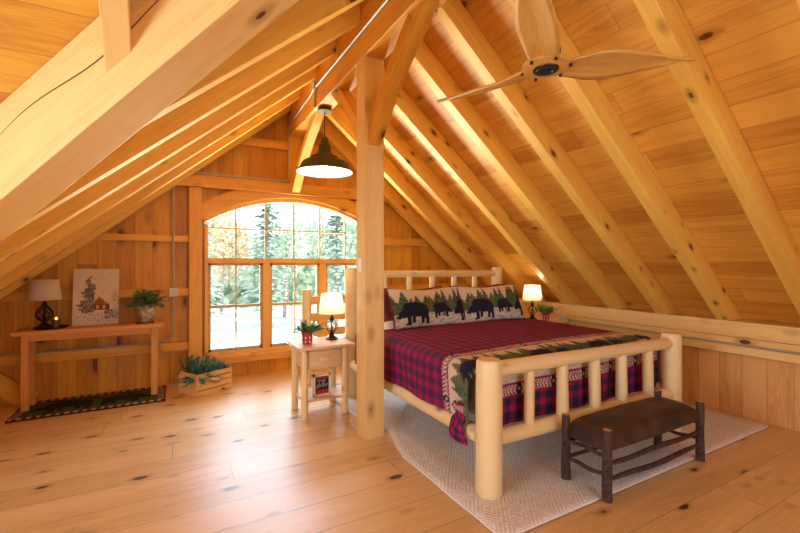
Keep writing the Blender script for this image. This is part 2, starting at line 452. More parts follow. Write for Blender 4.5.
# ------------------------------------------------------------------ timber frame
BZ = 3.375
mb = MB().box(RX - .095, RX + .095, YF, WY - .12, BZ, ZR + .10)
rb = obj('ridge_beam', mb, M['timber'], grain=(0, 1, 0), smooth=False, bevel=.006)
tag(rb, 'heavy pine beam running under the peak of the roof', 'beam')
obj('bolt_cap', MB().cyl((1.655, 2.50, BZ), (1.655, 2.50, BZ - .03), .035, n=18), M['steel'], rb)

def rafter(y0, y1, sgn, label, xend, z_end=None, group=None, x0=.095, mat='rafter', drop=0.0):
    a = RX + sgn * x0; b = RX + sgn * xend
    poly = [(a, y0, zr(a) - drop), (b, y0, zr(b) - drop), (b, y0, zd(b) - .004), (a, y0, zd(a) - .004)]
    if sgn == 1: poly = [(a, y0, zr(a)), (4.98, y0, zr(4.98)), (4.985, y0, .969), (5.285, y0, .969), (5.285, y0, zd(5.285) - .004), (a, y0, zd(a) - .004)]
    mb = MB().prism(poly, (0, y1 - y0, 0))
    o = obj('rafter', mb, M[mat], grain=(sgn, 0, -T), side=(0, 1, 0), smooth=False, bevel=.004)
    return tag(o, label, 'rafter', group)
right = [6.0, 5.44, 4.79, 4.12, 3.405, 2.80, 2.18, 1.487, .85, .2]
rl = ['short shadowed rafter against the back gable wall, right slope',
      'right-slope rafter second from the back wall, coming down behind the headboard',
      'right-slope rafter third from the back wall, ending above the right pillow',
      'right-slope rafter ending just above the shade of the far bedside lamp',
      'right-slope rafter starting at the top of the post and ending right of the far lamp',
      'right-slope rafter landing on the side beam behind the middle of the footboard rail',
      'right-slope rafter landing above the right footboard post, passing behind the fan hub',
      'wide bright right-slope rafter beside the tip of the right fan blade',
      'right-slope rafter at the far upper right corner of the view', 'right-slope rafter just beyond the right side of the view']
for y, lb in zip(right, rl):
    rafter(y - .107, y, 1, lb, 3.47, group='rafters on the right slope')
left = [6.0, 5.43, 4.78, 4.15, 3.53, 2.905]
ll = ['dark rafter against the back gable wall, left slope', 'lowest bright-edged left-slope rafter, nearest the wall lamp',
      'second bright-edged rafter up from the back wall, left slope', 'third bright-edged rafter up from the back wall, left slope',
      'fourth bright-edged rafter up from the back wall, left slope', 'wide bright-edged left-slope rafter meeting the big diagonal valley beam']
for y, lb in zip(left, ll):
    xe = 3.5
    a_stop = RX - (y - YR) / T + .0        # where the valley cuts it
    xend = min(3.49, (y - .02 - YR) / T - .02)
    rafter(y - .107, y, -1, lb, xend, group='rafters on the left slope')

# valley beam
d = V((1, -T, T)).normalized(); nrm = V((.64, .768, 0)); up = V((-.414, .345, .842))
P = V((-.109, 2.326, 2.203))
s0, s1 = -2.75, 2.05
A = P - nrm * .205
poly = [P + d * s0, A + d * s0, A + d * s0 + up * .37, P + d * s0 + up * .30]
mb = MB().prism(poly, d * (s1 - s0))
vb = obj('valley_beam', mb, M['pale'], grain=d, side=up, smooth=False, bevel=.006)
tag(vb, 'huge pale diagonal valley beam crossing the upper left corner, with a long crack', 'beam')
ck = []
for k in range(30):
    u = k / 29; q = A + d * (-.55 + 1.25 * u) + up * (.23 + .02 * math.sin(u * 9) - .03 * (u - .5)) - nrm * .0005
    ck.append(q)
# drying crack in the beam face
mbc = MB()
for k in range(29):
    w0 = .0015 + .0025 * math.sin(math.pi * k / 29); 
    mbc.add([ck[k] - up * w0, ck[k + 1] - up * w0, ck[k + 1] + up * w0, ck[k] + up * w0], [(0, 1, 2, 3)])
obj('crack', mbc, plain('crack_shadow_gap', (.16, .06, .02), .9), vb, smooth=False)
# jack rafter
def jack(x0, x1, label, y0):
    ys = y0; ye = YR + .05
    mb = MB().prism([(x0, ys, 4.533 - ys), (x0, ye, 4.533 - ye), (x0, ye, CZ - ye - .004), (x0, ys, CZ - ys - .004)], (x1 - x0, 0, 0))
    o = obj('jack_rafter', mb, M['pale'], grain=(0, 1, -1), side=(1, 0, 0), smooth=False, bevel=.004)
    tag(o, label, 'rafter')
jack(-.242, -.144, 'short pale jack rafter butting down onto the big diagonal beam, upper left', 2.20)

# main post
mb = MB().box(1.49, 1.68, 3.322, 3.512, 0, BZ)
post = obj('post', mb, M['post'], grain=(0, 0, 1), side=(1, 0, 0), smooth=False, bevel=.006)
tag(post, 'square pine post standing beside the bed, floor to ridge', 'post')
sw = thing('light_switch', (1.489, 3.42, 1.48), 'white switch plate on the left face of the square post', 'switch')
obj('plate', MB().box(1.482, 1.4895, 3.385, 3.455, 1.475, 1.60), M['white'], sw, smooth=False, bevel=.002)
obj('toggle', MB().box(1.474, 1.483, 3.413, 3.427, 1.52, 1.555), M['white'], sw, smooth=False)

def brace(name, y0, z0, y1, z1, wid, dep, bow, label, x=RX):
    """curved brace in the Y-Z plane from (y0,z0) low to (y1,z1) high"""
    a = V((0, y0, z0)); b = V((0, y1, z1)); dd = (b - a); L = dd.length; dn = dd.normalized(); nn = V((0, -dn.z, dn.y))
    if nn.z < 0: nn = -nn
    top = []; bot = []
    for k in range(15):
        t = k / 14; c = a + dd * t
        bw = bow * math.sin(math.pi * t)
        top.append(c + nn * (dep / 2 + bw * .35)); bot.append(c - nn * (dep / 2 - bw))
    # plumb / level end cuts
    def shift(p, toz=None, toy=None):
        if toz is not None: return p + dn * ((toz - p.z) / dn.z)
        return p + dn * ((toy - p.y) / dn.y)
    top[0] = shift(top[0], toy=y0); bot[0] = shift(bot[0], toy=y0); top[-1] = shift(top[-1], toz=z1); bot[-1] = shift(bot[-1], toz=z1)
    poly = [V((x - wid / 2, p.y, p.z)) for p in top + bot[::-1]]
    n = 15
    mb = MB(); vs = poly + [p + V((wid, 0, 0)) for p in poly]; N = len(poly)
    fs = [(i, (i + 1) % N, N + (i + 1) % N, N + i) for i in range(N)]
    for k in range(n - 1):
        fs.append((k, N - 1 - k, N - 2 - k, k + 1)); fs.append((N + k, N + k + 1, 2 * N - 2 - k, 2 * N - 1 - k))
    mb.add(vs, fs)
    o = obj(name, mb, M['timber'], grain=dn, side=(1, 0, 0), smooth=False)
    return tag(o, label, 'brace')
brace('curved_brace', 3.322, 2.70, 2.52, BZ, .12, .16, .05, 'curved brace rising from the post towards the camera, right of the post top')
brace('curved_brace', 3.512, 2.72, 4.18, BZ, .12, .14, .05, 'curved brace rising from the post towards the back wall, behind the post top')
brace('curved_brace', 5.98, 2.62, 4.93, BZ, .11, .13, .06, 'slim curved brace between the back wall tie beam and the ridge, behind the pendant')

# back wall framing
FY = 6.0
tie = obj('tie_beam', MB().box(-.30, 3.47, FY - .05, WY, 2.545, 2.70), M['timber'], grain=(1, 0, 0), side=(0, 0, 1), smooth=False, bevel=.005)
tag(tie, 'horizontal tie beam across the gable wall above the arched window', 'beam')
o = obj('gable_post', MB().box(RX - .085, RX + .085, FY - .02, WY, 2.70, ZR - .0), M['timber'], grain=(0, 0, 1), side=(1, 0, 0), smooth=False, bevel=.005)
tag(o, 'short upright post on the tie beam under the gable peak', 'post')
for (xa, xb, lb) in ((.213, .367, 'upright timber at the left side of the arched window'), (2.80, 2.955, 'upright timber at the right side of the arched window, hidden behind the post')):
    o = obj('window_post', MB().box(xa, xb, FY - .02, WY, 0, 2.545), M['timber'], grain=(0, 0, 1), side=(1, 0, 0), smooth=False, bevel=.005)
    tag(o, lb, 'post')
mb = MB()
xs = [.367 + (2.80 - .367) * k / 48 for k in range(49)]
for a, b in zip(xs, xs[1:]):
    ta = min(2.545, arch(a, .045) + .215); tb = min(2.545, arch(b, .045) + .215)
    la, lb_ = arch(a, .05), arch(b, .05)
    vs = [(a, FY - .01, la), (b, FY - .01, lb_), (b, FY - .01, tb), (a, FY - .01, ta), (a, WY, la), (b, WY, lb_), (b, WY, tb), (a, WY, ta)]
    mb.add(vs, [(0, 1, 2, 3), (4, 7, 6, 5), (0, 4, 5, 1), (3, 2, 6, 7), (0, 3, 7, 4), (1, 5, 6, 2)])
o = obj('arched_header', mb, M['timber'], grain=(1, 0, 0), side=(0, 0, 1), smooth=False)
tag(o, 'curved pine header following the arch of the window', 'beam')

def girt(x0, x1, z0, z1, label):
    o = obj('wall_girt', MB().box(x0, x1, FY + .02, WY, z0, z1), M['timber'], grain=(1, 0, 0), side=(0, 0, 1), smooth=False, bevel=.004)
    tag(o, label, 'wall rail')
girt(-1.0, .213, 1.83, 1.91, 'horizontal rail on the left gable wall, well above the painting')
girt(-1.88, .213, 1.14, 1.235, 'horizontal rail on the left gable wall, behind the lamp and painting')
girt(-1.88, .213, .435, .545, 'low horizontal rail on the gable wall under the console table')
girt(2.955, 3.9, 1.85, 1.975, 'horizontal rail on the gable wall above the headboard')
girt(2.955, 4.75, 1.10, 1.20, 'horizontal rail on the gable wall behind the headboard spindles')
girt(.60, 1.50, 3.19, 3.30, 'highest horizontal rail on the gable wall, left of the peak')
girt(1.67, 2.55, 3.19, 3.30, 'highest horizontal rail on the gable wall, right of the peak')
mb = MB().prism([(-1.88, FY + .03, .62), (-1.30, FY + .03, .08), (-1.38, FY + .03, 0), (-1.50, FY + .03, 0), (-1.88, FY + .03, .40)], (0, .068, 0))
o = obj('wall_brace', mb, M['timber'], grain=(.7, 0, -.7), side=(0, 0, 1), smooth=False)
tag(o, 'diagonal brace board low on the gable wall, left of the console table', 'brace')
# wall plate on right knee wall
mb = MB().box(5.0, KX + .26, YF, 6.0, .81, .967).box(4.995, KX + .26, YF, 6.0, .641, .806)
o = obj('wall_plate', mb, M['pale'], grain=(0, 1, 0), side=(0, 0, 1), smooth=False, bevel=.004)
tag(o, 'long pale beam along the low right wall under the rafters', 'beam')

# ------------------------------------------------------------------ window (back)
wf = MB()
yy0, yy1 = 6.035, 6.13
wf.box(WX0, .44, yy0 + .003, yy1 - .002, .366, 1.559); wf.box(2.73, WX1, yy0 + .003, yy1 - .002, .366, 1.559); wf.box(WX0, .44, yy0 + .003, yy1 - .002, 1.626, 2.06); wf.box(2.73, WX1, yy0 + .003, yy1 - .002, 1.626, 2.06)
wf.box(WX0, WX1, yy0, yy1, .31, .365)
wf.box(WX0, WX1, yy0 - .01, yy1, 1.56, 1.625)
wf.box(1.143, 1.238, yy0 - .006, yy1 - .002, .366, 1.559); wf.box(1.965, 2.06, yy0 - .006, yy1 - .002, .366, 1.559)
for a, b in zip(xs, xs[1:]):
    a = max(a, WX0); b = min(b, WX1)
    if b <= a: continue
    vs = [(a, yy0, arch(a, -.0)), (b, yy0, arch(b, -.0)), (b, yy0, arch(b, .05)), (a, yy0, arch(a, .05)), (a, yy1, arch(a, 0)), (b, yy1, arch(b, 0)), (b, yy1, arch(b, .05)), (a, yy1, arch(a, .05))]
    wf.add(vs, [(0, 1, 2, 3), (4, 7, 6, 5), (0, 4, 5, 1), (3, 2, 6, 7), (0, 3, 7, 4), (1, 5, 6, 2)])
win = struct(obj('window_1', wf, M['trim'], grain=(0, 0, 1), side=(1, 0, 0), smooth=False))
# muntins
mm = MB()
sashmat = plain('sash_wood', (.50, .36, .22), .5)
for x in (.79, 1.188, 1.585, 1.98, 2.385): mm.box(x - .010, x + .010, 6.07, 6.10, 1.62, arch(x))
mm.box(.44, 2.73, 6.071, 6.099, 2.018, 2.036)
obj('muntin', mm, sashmat, win, smooth=False)
for (a, b) in ((.44, 1.143), (1.238, 1.965), (2.06, 2.73)):
    s = MB()
    s.box(a, a + .035, 6.05, 6.11, .365, 1.56).box(b - .035, b, 6.05, 6.11, .365, 1.56)
    s.box(a, b, 6.05, 6.11, .365, .405).box(a, b, 6.05, 6.11, 1.525, 1.56).box(a, b, 6.045, 6.11, .955, .99)
    c = (a + b) / 2; s.box(c - .009, c + .009, 6.07, 6.095, .365, 1.56)
    obj('sash', s, sashmat, win, smooth=False)
g = MB().box(.42, 2.75, 6.082, 6.088, .34, 1.6)
for a, b in zip(xs, xs[1:]):
    a = max(a, .41); b = min(b, 2.76)
    if b <= a: continue
    g.add([(a, 6.085, 1.6), (b, 6.085, 1.6), (b, 6.085, arch(b, .01)), (a, 6.085, arch(a, .01))], [(0, 1, 2, 3)])
obj('glass_pane', g, M['glass'], win, smooth=False)
sl = MB().box(.367, 2.80, 5.985, 6.10, .285, .315).box(.367, 2.80, 6.02, 6.10, .20, .285)
struct(obj('trim_1', sl, M['trim'], grain=(1, 0, 0), side=(0, 0, 1), smooth=False, bevel=.004))
# simple windows behind the camera
def simple_window(n, pts_box, bars):
    w = MB()
    for b in bars: w.box(*b)
    struct(obj('window_%d' % n, w, M['trim'], smooth=False))
bars = []
for y in (DY0, YR - .03, DY1 - .06): bars.append((-3.6, -3.5, y, y + .06, DZ0, DZ1))
for z in (DZ0, 1.62, DZ1 - .06): bars.append((-3.6, -3.5, DY0, DY1, z, z + .06))
simple_window(2, None, bars)
bars = []
for x in (FX0, RX + .1, FX1 - .06): bars.append((x, x + .06, YF - .1, YF, FZ0, FZ1))
for z in (FZ0, 1.6, FZ1 - .06): bars.append((FX0, FX1, YF - .1, YF, z, z + .06))
simple_window(3, None, bars)

# ------------------------------------------------------------------ conduits
def conduit(pts, r, label, boxes=(), mat='steel', n=8, name='conduit', at=None):
    # round the corners
    P_ = [V(p) for p in pts]; out = [P_[0]]
    for a, b, c in zip(P_, P_[1:], P_[2:]):
        rr = min(.10, (b - a).length * .45, (c - b).length * .45)
        p0 = b + (a - b).normalized() * rr; p1 = b + (c - b).normalized() * rr
        for k in range(6):
            t = k / 5; out.append(p0 * (1 - t) ** 2 + b * 2 * t * (1 - t) + p1 * t * t)
    out.append(P_[-1])
    t = thing(name, out[0], label, 'conduit')
    obj('pipe', MB().tube(out, r, n), M[mat], t)
    for (c, s3) in boxes:
        obj('junction_box', MB().box(c[0] - s3[0], c[0] + s3[0], c[1] - s3[1], c[1] + s3[1], c[2] - s3[2], c[2] + s3[2]), M['greybox'], t, smooth=False, bevel=.004)
    return t
conduit([(1.475, .5, 3.60), (1.475, 4.72, 3.60), (1.475, 4.72, 3.37)], .013, 'steel conduit along the left side of the ridge beam to the pendant',
        [((1.47, 4.72, 3.62), (.02, .04, .05))])
conduit([(1.475, 4.74, 3.585), (1.475, 5.93, 3.50), (1.475, 5.93, 2.74), (1.40, 5.935, 2.72), (.034, 5.935, 2.72)], .012, 'steel conduit running down beside the gable post and left along the tie beam')
conduit([(.034, 5.945, 2.70), (.034, 6.0, 2.50), (.034, 6.0, .62), (-.10, 5.99, .56), (-1.88, 5.99, .56)], .012,
        'steel conduit dropping down the gable wall and turning left under the console table', [((.04, 5.99, 1.19), (.05, .025, .055))])
conduit([(4.978, 4.05, .748), (4.978, YF, .715)], .012, 'steel conduit along the low right wall beam', [((4.965, 4.08, .75), (.028, .06, .035))])

# ------------------------------------------------------------------ pendant lamp
px_, py_ = RX, 4.68
pd = thing('pendant_lamp', (px_, py_, 2.62), 'dark bronze barn pendant lamp with white lining hanging from the ridge beam', 'lamp')
obj('canopy', MB().lathe((px_, py_, 0), [(.055, BZ - .052), (.085, BZ - .045), (.085, BZ - .02), (.065, BZ - .001)]), M['bronze'], pd)
obj('cord', MB().cyl((px_, py_, 3.02), (px_, py_, BZ - .05), .006, n=8), M['black'], pd)
prof = [(.325, 2.620), (.325, 2.632), (.292, 2.66), (.262, 2.725), (.245, 2.742), (.175, 2.755), (.168, 2.775), (.158, 2.80), (.10, 2.825), (.075, 2.86), (.068, 2.93), (.05, 2.95), (.046, 3.01), (.03, 3.03), (.02, 3.035)]
obj('lamp_shade', MB().lathe((px_, py_, 0), prof, n=40, close=False), M['bronze'], pd)
inn = [(.323, 2.621), (.287, 2.660), (.256, 2.725), (.15, 2.745), (.10, 2.80), (.03, 2.82)]
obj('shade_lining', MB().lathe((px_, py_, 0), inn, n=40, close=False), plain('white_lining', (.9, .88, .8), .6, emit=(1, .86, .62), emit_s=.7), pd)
obj('bulb', MB().ball((px_, py_, 2.73), .05, .05, .06), M['bulb'], pd)

# ------------------------------------------------------------------ ceiling fan
fx, fy, fz = 1.62, 1.44, 2.49
fan = thing('ceiling_fan', (fx, fy, fz), 'three-blade wooden ceiling fan with black hub hanging from the ridge', 'fan')
obj('downrod', MB().cyl((fx, fy, 2.66), (fx, fy, BZ), .014, n=12), M['black'], fan)
obj('canopy', MB().lathe((fx, fy, 0), [(.03, BZ - .08), (.06, BZ - .05), (.07, BZ - .001)]), M['black'], fan)
obj('motor_housing', MB().lathe((fx, fy, 0), [(.05, 2.535), (.07, 2.55), (.07, 2.60), (.05, 2.64), (.02, 2.67)]), M['black'], fan)
obj('hub', MB().lathe((fx, fy, 0), [(.10, 2.508), (.115, 2.514), (.11, 2.535), (.09, 2.545)], n=36), M['fan'], fan)
obj('hub_cap', MB().lathe((fx, fy, 0), [(.03, 2.499), (.034, 2.495), (.046, 2.495), (.05, 2.500), (.060, 2.501), (.063, 2.512)], n=28), M['black'], fan)
def blade(ang):
    ca, sa = math.cos(ang), math.sin(ang)
    def fn(u, v):
        r = .05 + u * .74
        w = .060 + .034 * math.sin(min(u * 2.0, 1) * math.pi * .5) - .108 * max(0, u - .30) ** 1.5 / .70 ** 1.5 
        w = max(w, .006)
        c = -.006 * math.sin(u * math.pi) + .022 * u * u
        s = (v - .5) * 2 * w + c
        tw = -math.radians(24) * (1 - .55 * u) * min(1, u * 4)
        z = 2.515 + .075 * u ** 1.1 + math.sin(tw) * (v - .5) * 2 * w + .012 * math.cos((v - .5) * math.pi)
        return (fx + r * ca - s * sa, fy + r * sa + s * ca, z)
    mb = MB().grid(26, 8, fn)
    o = obj('blade', mb, M['fan'], fan, grain=(ca, sa, 0), solid=.012, origin=(fx, fy, fz))
    for k, (rr, sd) in enumerate(((.10, .055), (.10, -.055))):
        cx, cy = fx + rr * ca - sd * sa, fy + rr * sa + sd * ca
        obj('screw_plug', MB().cyl((cx, cy, 2.500), (cx, cy, 2.513), .008, n=10), M['black'], o)
for an in (-25, 96, 216): blade(math.radians(an))

# ------------------------------------------------------------------ big rug
def rugpt(u, v):
    x = 1.63 + 3.31 * u; y = 1.75 + 2.75 * v
    if v > .42:   # edge pushed aside by the post
        x += .13 * (1 - u) ** 6 * math.exp(-((y - 3.42) / .34) ** 2)
    z = .012 + .004 * (1 - u) ** 20 * noise.noise(V((x * 4, y * 5, 0)))
    return (x, y, z)
ro = obj('area_rug', MB().grid(60, 70, rugpt), M['rug'], solid=.010)
tag(ro, 'large cream woven rug with diamond pattern under the bed and bench', 'rug')
bd = MB()
for e in (0,):
    pts = [V(rugpt(0, k / 60)) for k in range(61)]
    bd.tube([p + V((-.002, 0, -.001)) for p in pts], .0075, 6)
    bd.tube([V(rugpt(k / 40, 0)) + V((0, -.002, -.001)) for k in range(41)], .0075, 6)
    bd.tube([V(rugpt(1, k / 30)) + V((.002, 0, -.001)) for k in range(31)], .0075, 6)
obj('binding', bd, M['rugback'], ro)

# ------------------------------------------------------------------ bed
FYB, HYB, LX, RXB = 2.155, 4.50, 1.85, 4.07
bed = thing('log_bed', (2.96, 3.3, 0), 'king-size peeled log bed with spindle headboard and footboard', 'bed')
RZ = .018
def log(name, p, q, r, r1=None, par=None, wob=.05, n=20, dome=.02, rings=8):
    p = V(p); q = V(q)
    return obj(name, MB().cyl(p, q, r, r1, n=n, wob=wob, rings=rings, dome=dome), M['log'], par if par else bed, grain=(q - p), smooth=True)
log('footboard_post', (LX + .012, FYB - .02, RZ), (LX + .012, FYB - .02, .912), .090, .087)
log('footboard_post', (RXB, FYB, RZ), (RXB + .015, FYB, .905), .088, .084)
log('headboard_post', (LX, HYB, RZ), (LX, HYB, 1.50), .075, .072)
log('headboard_post', (RXB, HYB, RZ), (RXB, HYB, 1.50), .078, .072)
log('footboard_rail', (LX + .06, FYB, .832), (RXB - .03, FYB, .815), .056, .050)
log('footboard_rail', (LX + .06, FYB, .365), (RXB - .03, FYB, .35), .055, .06)
log('headboard_rail', (LX + .05, HYB, 1.425), (RXB - .04, HYB, 1.415), .042, .044)
log('headboard_rail', (LX + .05, HYB, .62), (RXB - .04, HYB, .62), .05)
for x, r in ((2.249, .037), (2.603, .045), (2.984, .046), (3.33, .047), (3.712, .047)):
    log('footboard_spindle', (x, FYB, .38), (x + random.uniform(-.01, .01), FYB, .80), r, r * .93, wob=.1, dome=.004)
for x in (2.28, 2.63, 2.97, 3.32, 3.67):
    log('headboard_spindle', (x, HYB, .64), (x, HYB, 1.40), .038, .036, wob=.1, dome=.004)
log('side_rail', (LX - .005, FYB + .05, .385), (LX, HYB - .05, .385), .058, .055)
log('side_rail', (RXB, FYB + .05, .385), (RXB, HYB - .05, .385), .058, .055)
mat_ = thing('mattress', (2.96, 3.3, .40), 'thick mattress hidden under the plaid bear quilt', 'mattress')
obj('mattress_body', MB().box(1.95, 3.97, 2.31, 4.40, .42, .80), M['mattress'], mat_, bevel=.05)

# quilt colours
MAG = (.25, .010, .095); NAVY = (.014, .020, .065); RED = (.36, .008, .075); CREAM = (.62, .55, .44); DKGR = (.035, .075, .045); OLIVE = (.10, .12, .045); TEAL = (.02, .09, .085)
PINK = (.70, .30, .36)
def mixc(a, b, t): return tuple(a[i] + (b[i] - a[i]) * t for i in range(3))
def plaid(x, y, s=.052):
    i = math.floor(x / s) & 1; j = math.floor(y / s) & 1
    if i and j: c = RED
    elif i or j: c = mixc(MAG, NAVY, .55)
    else: c = NAVY
    return c
def chevron(x, y, h):
    """y in 0..h inside band"""
    if y < h * .12 or y > h * .88: return MAG
    p = .36; q = (x / p) % 1
    yy = abs(y / h - .5) * 2
    if q < .12: # cross star
        return CREAM if (abs(q - .06) * p + abs(y - h / 2) < .016) else NAVY
    dirn = 1 if q < .56 else -1
    w = ((x + dirn * yy * .03) / .03) % 1
    return CREAM if (w < .48 and yy < .72) else MAG
def bear(px, py, flip=False):
    """unit bear about 1 wide, .62 tall, facing left, head low; returns True inside"""
    if flip: px = 1 - px
    def el(cx, cy, rx, ry): return ((px - cx) / rx) ** 2 + ((py - cy) / ry) ** 2 < 1
    if el(.60, .40, .36, .20) or el(.42, .42, .22, .19) or el(.80, .36, .18, .20): return True
    if el(.20, .30, .14, .11) or el(.08, .24, .09, .055) or el(.26, .42, .05, .05): return True
    if .28 < px < .40 and 0 < py < .40: return True
    if .44 < px < .52 and .06 < py < .4: return True
    if .70 < px < .80 and .04 < py < .4: return True
    if .84 < px < .96 and 0 < py < .4: return True
    if .24 < px < .30 and 0 < py < .06: return True
    return False
def fir(x, y, cx, y0, h, w):
    t = (y - y0) / h
    if t < 0 or t > 1: return False
    k = (1 - t)
    saw = ((t * 7) % 1)
    return abs(x - cx + .05 * (t - .3) * math.sin(cx * 40)) < w * k * (1.05 - .5 * saw) + .004
rs = random.Random(3)
FIRS = [(k * .058 + rs.uniform(-.015, .015), rs.uniform(.13, .21), rs.uniform(.045, .07), rs.choice((DKGR, OLIVE, TEAL, OLIVE, DKGR))) for k in range(-28, 60)]
def scene(x, y, H, beardx=.62, bh=.20, x0=0.0, reps=True):
    """y from 0 (ground) to H (sky)"""
    c = CREAM
    if y > H * .32:
        for (cx, h, w, col) in FIRS:
            if abs(cx - x) < .08 and fir(x, y, cx, H * .30, h / .20 * H * .66, w * 1.6):
                n = noise.noise(V((x * 60, y * 60, 0)))
                c = mixc(col, (.16, .17, .07), .5 + .5 * n) if n > -.1 else col
    if y < H * .30 and noise.noise(V((x * 18, y * 55, 4))) > .12: c = mixc(CREAM, (.35, .38, .40), .7)
    xx = (x - x0) % beardx
    # big bear
    bw = bh * 1.75
    if xx < bw and bear(xx / bw, (y - H * .26) / (bh / .62 * 1.0) if bh else 0): c = (.012, .016, .04)
    sw_ = bw * .62; xs_ = xx - bw - .03
    if 0 < xs_ < sw_ and bear(1 - xs_ / sw_, (y - H * .30) / (bh / .62 * .62)): c = (.012, .016, .04)
    return c

QX0, QX1 = 1.795, 4.11
DROP = .40; RAD = .10; TOPZ = .845
def quilt_profile(s, drop):
    """s in metres from left hem; returns x,z"""
    w = QX1 - QX0; arc = math.pi / 2 * RAD; flat = w - 2 * RAD; st = drop - RAD
    tot = 2 * st + 2 * arc + flat
    if s < st: return QX0, TOPZ - RAD - (st - s), 0
    s -= st
    if s < arc: a = s / RAD; return QX0 + RAD - RAD * math.cos(a), TOPZ - RAD + RAD * math.sin(a), 0
    s -= arc
    if s < flat: return QX0 + RAD + s, TOPZ, s / flat
    s -= flat
    if s < arc: a = math.pi / 2 - s / RAD; return QX1 - RAD + RAD * math.cos(a), TOPZ - RAD + RAD * math.sin(a), 0
    s -= arc
    return QX1, TOPZ - RAD - s, 0
ST = DROP - RAD; ARC = math.pi / 2 * RAD; FLAT = QX1 - QX0 - 2 * RAD; TOT = 2 * ST + 2 * ARC + FLAT
YFOLD = 2.36; FR = .10
HEAD = 4.25
BT = (HEAD - YFOLD) + FR * math.pi / 2 + .36
def qpos(s, b):
    """b metres from head edge"""
    x, z, t = quilt_profile(s, DROP)
    side = (s < ST + ARC * .3) or (s > TOT - ST - ARC * .3)
    bulge = .022 * math.sin(math.pi * t) if t else 0
    L = HEAD - YFOLD
    if b < L:
        y = HEAD - b; z += bulge * (.3 + .7 * min(1, (y - YFOLD) / .3))
    else:
        bb = b - L
        if bb < FR * math.pi / 2:
            a = bb / FR; y = YFOLD - FR * math.sin(a); z -= FR * (1 - math.cos(a))
        else:
            y = YFOLD - FR; z -= FR + (bb - FR * math.pi / 2)
            y += .012 * math.sin(x * 21) * min(1, (bb - FR) * 4)
    # side folds
    if s < ST + ARC * .6:
        k = max(0, (ST + ARC * .6 - s)) / ST
        x -= .012 * k * math.sin(y * 9 + 1) - .012 * k
    # small wrinkles
    z += .004 * noise.noise(V((x * 5, y * 5, 1)))
    return x, y, z
def qcol(s, b):
    x = s - TOT / 2; y = HEAD - b     # y unrolled
    band = 2.60 + .03 * x + (.02 if x < -1.0 else 0)
    v = band - y                      # distance towards the foot
    if v < -.02: 
        c = plaid(x, y)
        if abs(v + .0) < 0: c = MAG
        return mixc(c, MAG, .22)
    if v < .07: return chevron(x, v + .02, .09)
    if v < .44: return scene(x, .44 - v, .37, .72, .155, .20)
    if v < .545: return chevron(x, v - .44, .105)
    return plaid(x, y)
mq = MB()
nu, nv = int(TOT / .010), int(BT / .010)
cells = {}
for j in range(nv + 1):
    b = BT * j / nv
    for i in range(nu + 1):
        s = TOT * i / nu
        foot = b > (HEAD - YFOLD) + FR * .5
        sidep = s < ST + ARC * .75 or s > TOT - ST - ARC * .75
        if foot and sidep:
            if b > (HEAD - YFOLD) + .10: continue
            x, z, t_ = quilt_profile(s, DROP)
            cells[(i, j)] = len(mq.v)
            mq.v.append(V((x - .01, max(HEAD - b, 2.262), z - .6 * max(0, b - (HEAD - YFOLD)) * (1 if z > .76 else 0)))); mq.c.append(qcol(s, b)); continue
        cells[(i, j)] = len(mq.v)
        mq.v.append(V(qpos(s, b))); mq.c.append(qcol(s, b))
for j in range(nv):
    for i in range(nu):
        k = [(i, j), (i, j + 1), (i + 1, j + 1), (i + 1, j)]
        if all(q in cells for q in k): mq.f.append([cells[q] for q in k]); mq.mi.append(0)
qu = obj('quilt', mq, M['quilt'], solid=.012)
tag(qu, 'red and navy plaid quilt with a band of black bears and fir trees', 'quilt')
# corner flap hanging outside the left footboard post
def flap(u, v):
    # u along bed towards foot, v downwards
    y = 2.40 - .13 * u + .01 * math.sin(v * 5)
    depth = .12 + .15 * math.sin(min(1, u * 1.1) * math.pi * .5)
    z = .575 - v * depth 
    x = 1.785 - .035 * math.sin(u * 2.6) * (.3 + v) - .02 * math.sin(v * 7 + u * 4)
    y = y + .07 * v * (1 - u) * .5 + .05 * v * v * (1 - 2 * abs(u - .5))
    return (x, y, z - .0)
def flapc(u, v):
    x = u * .32; y = v * .5
    if v < .3: return chevron(x, v / .3 * .1, .1)
    return plaid(x, y)
obj('corner_fold', MB().grid(34, 50, flap, flapc), M['quilt'], qu, solid=.008)

# pillows
def pillow(name, cx, cy, cz, w, h, tilt, label, thick=.15, mat='quilt', colfn=None, yaw=0.0, group=None, res=.010, flare=.05):
    nu, nv = int(w / res), int(h / res)
    ct, st_ = math.cos(tilt), math.sin(tilt)
    def make(sign):
        def fn(u, v):
            a, b = u * 2 - 1, v * 2 - 1
            e = max(0, (1 - abs(a) ** 3.5)) ** .55 * max(0, (1 - abs(b) ** 3.5)) ** .55
            px = a * w / 2 * (1 - .035 * (1 - b * b) * (a * a)) ; pz = b * h / 2 * (1 - flare * (1 - a * a) * (b * b) ) + (.014 * math.sin(a * 3.1 + cx * 7) if b > 0 else 0) * b
            py = -sign * thick / 2 * e + .006 * noise.noise(V((px * 8, pz * 8, cx)))
            # tilt about x: top leans to +y
            y = py * ct + (pz + h / 2) * st_; z = (pz + h / 2) * ct - py * st_
            return (cx + px * math.cos(yaw) - y * math.sin(yaw) * 0, cy + y + px * math.sin(yaw), cz + z)
        return fn
    mb = MB()
    for sg in (1, -1):
        cf = None
        if colfn: cf = (lambda u, v, sg=sg: colfn(u, v) if sg == 1 else (.12, .015, .03))
        mb.grid(nu, nv, make(sg), cf, flip=(sg == -1))
    o = obj(name, mb, M[mat])
    return tag(o, label, 'pillow', group)
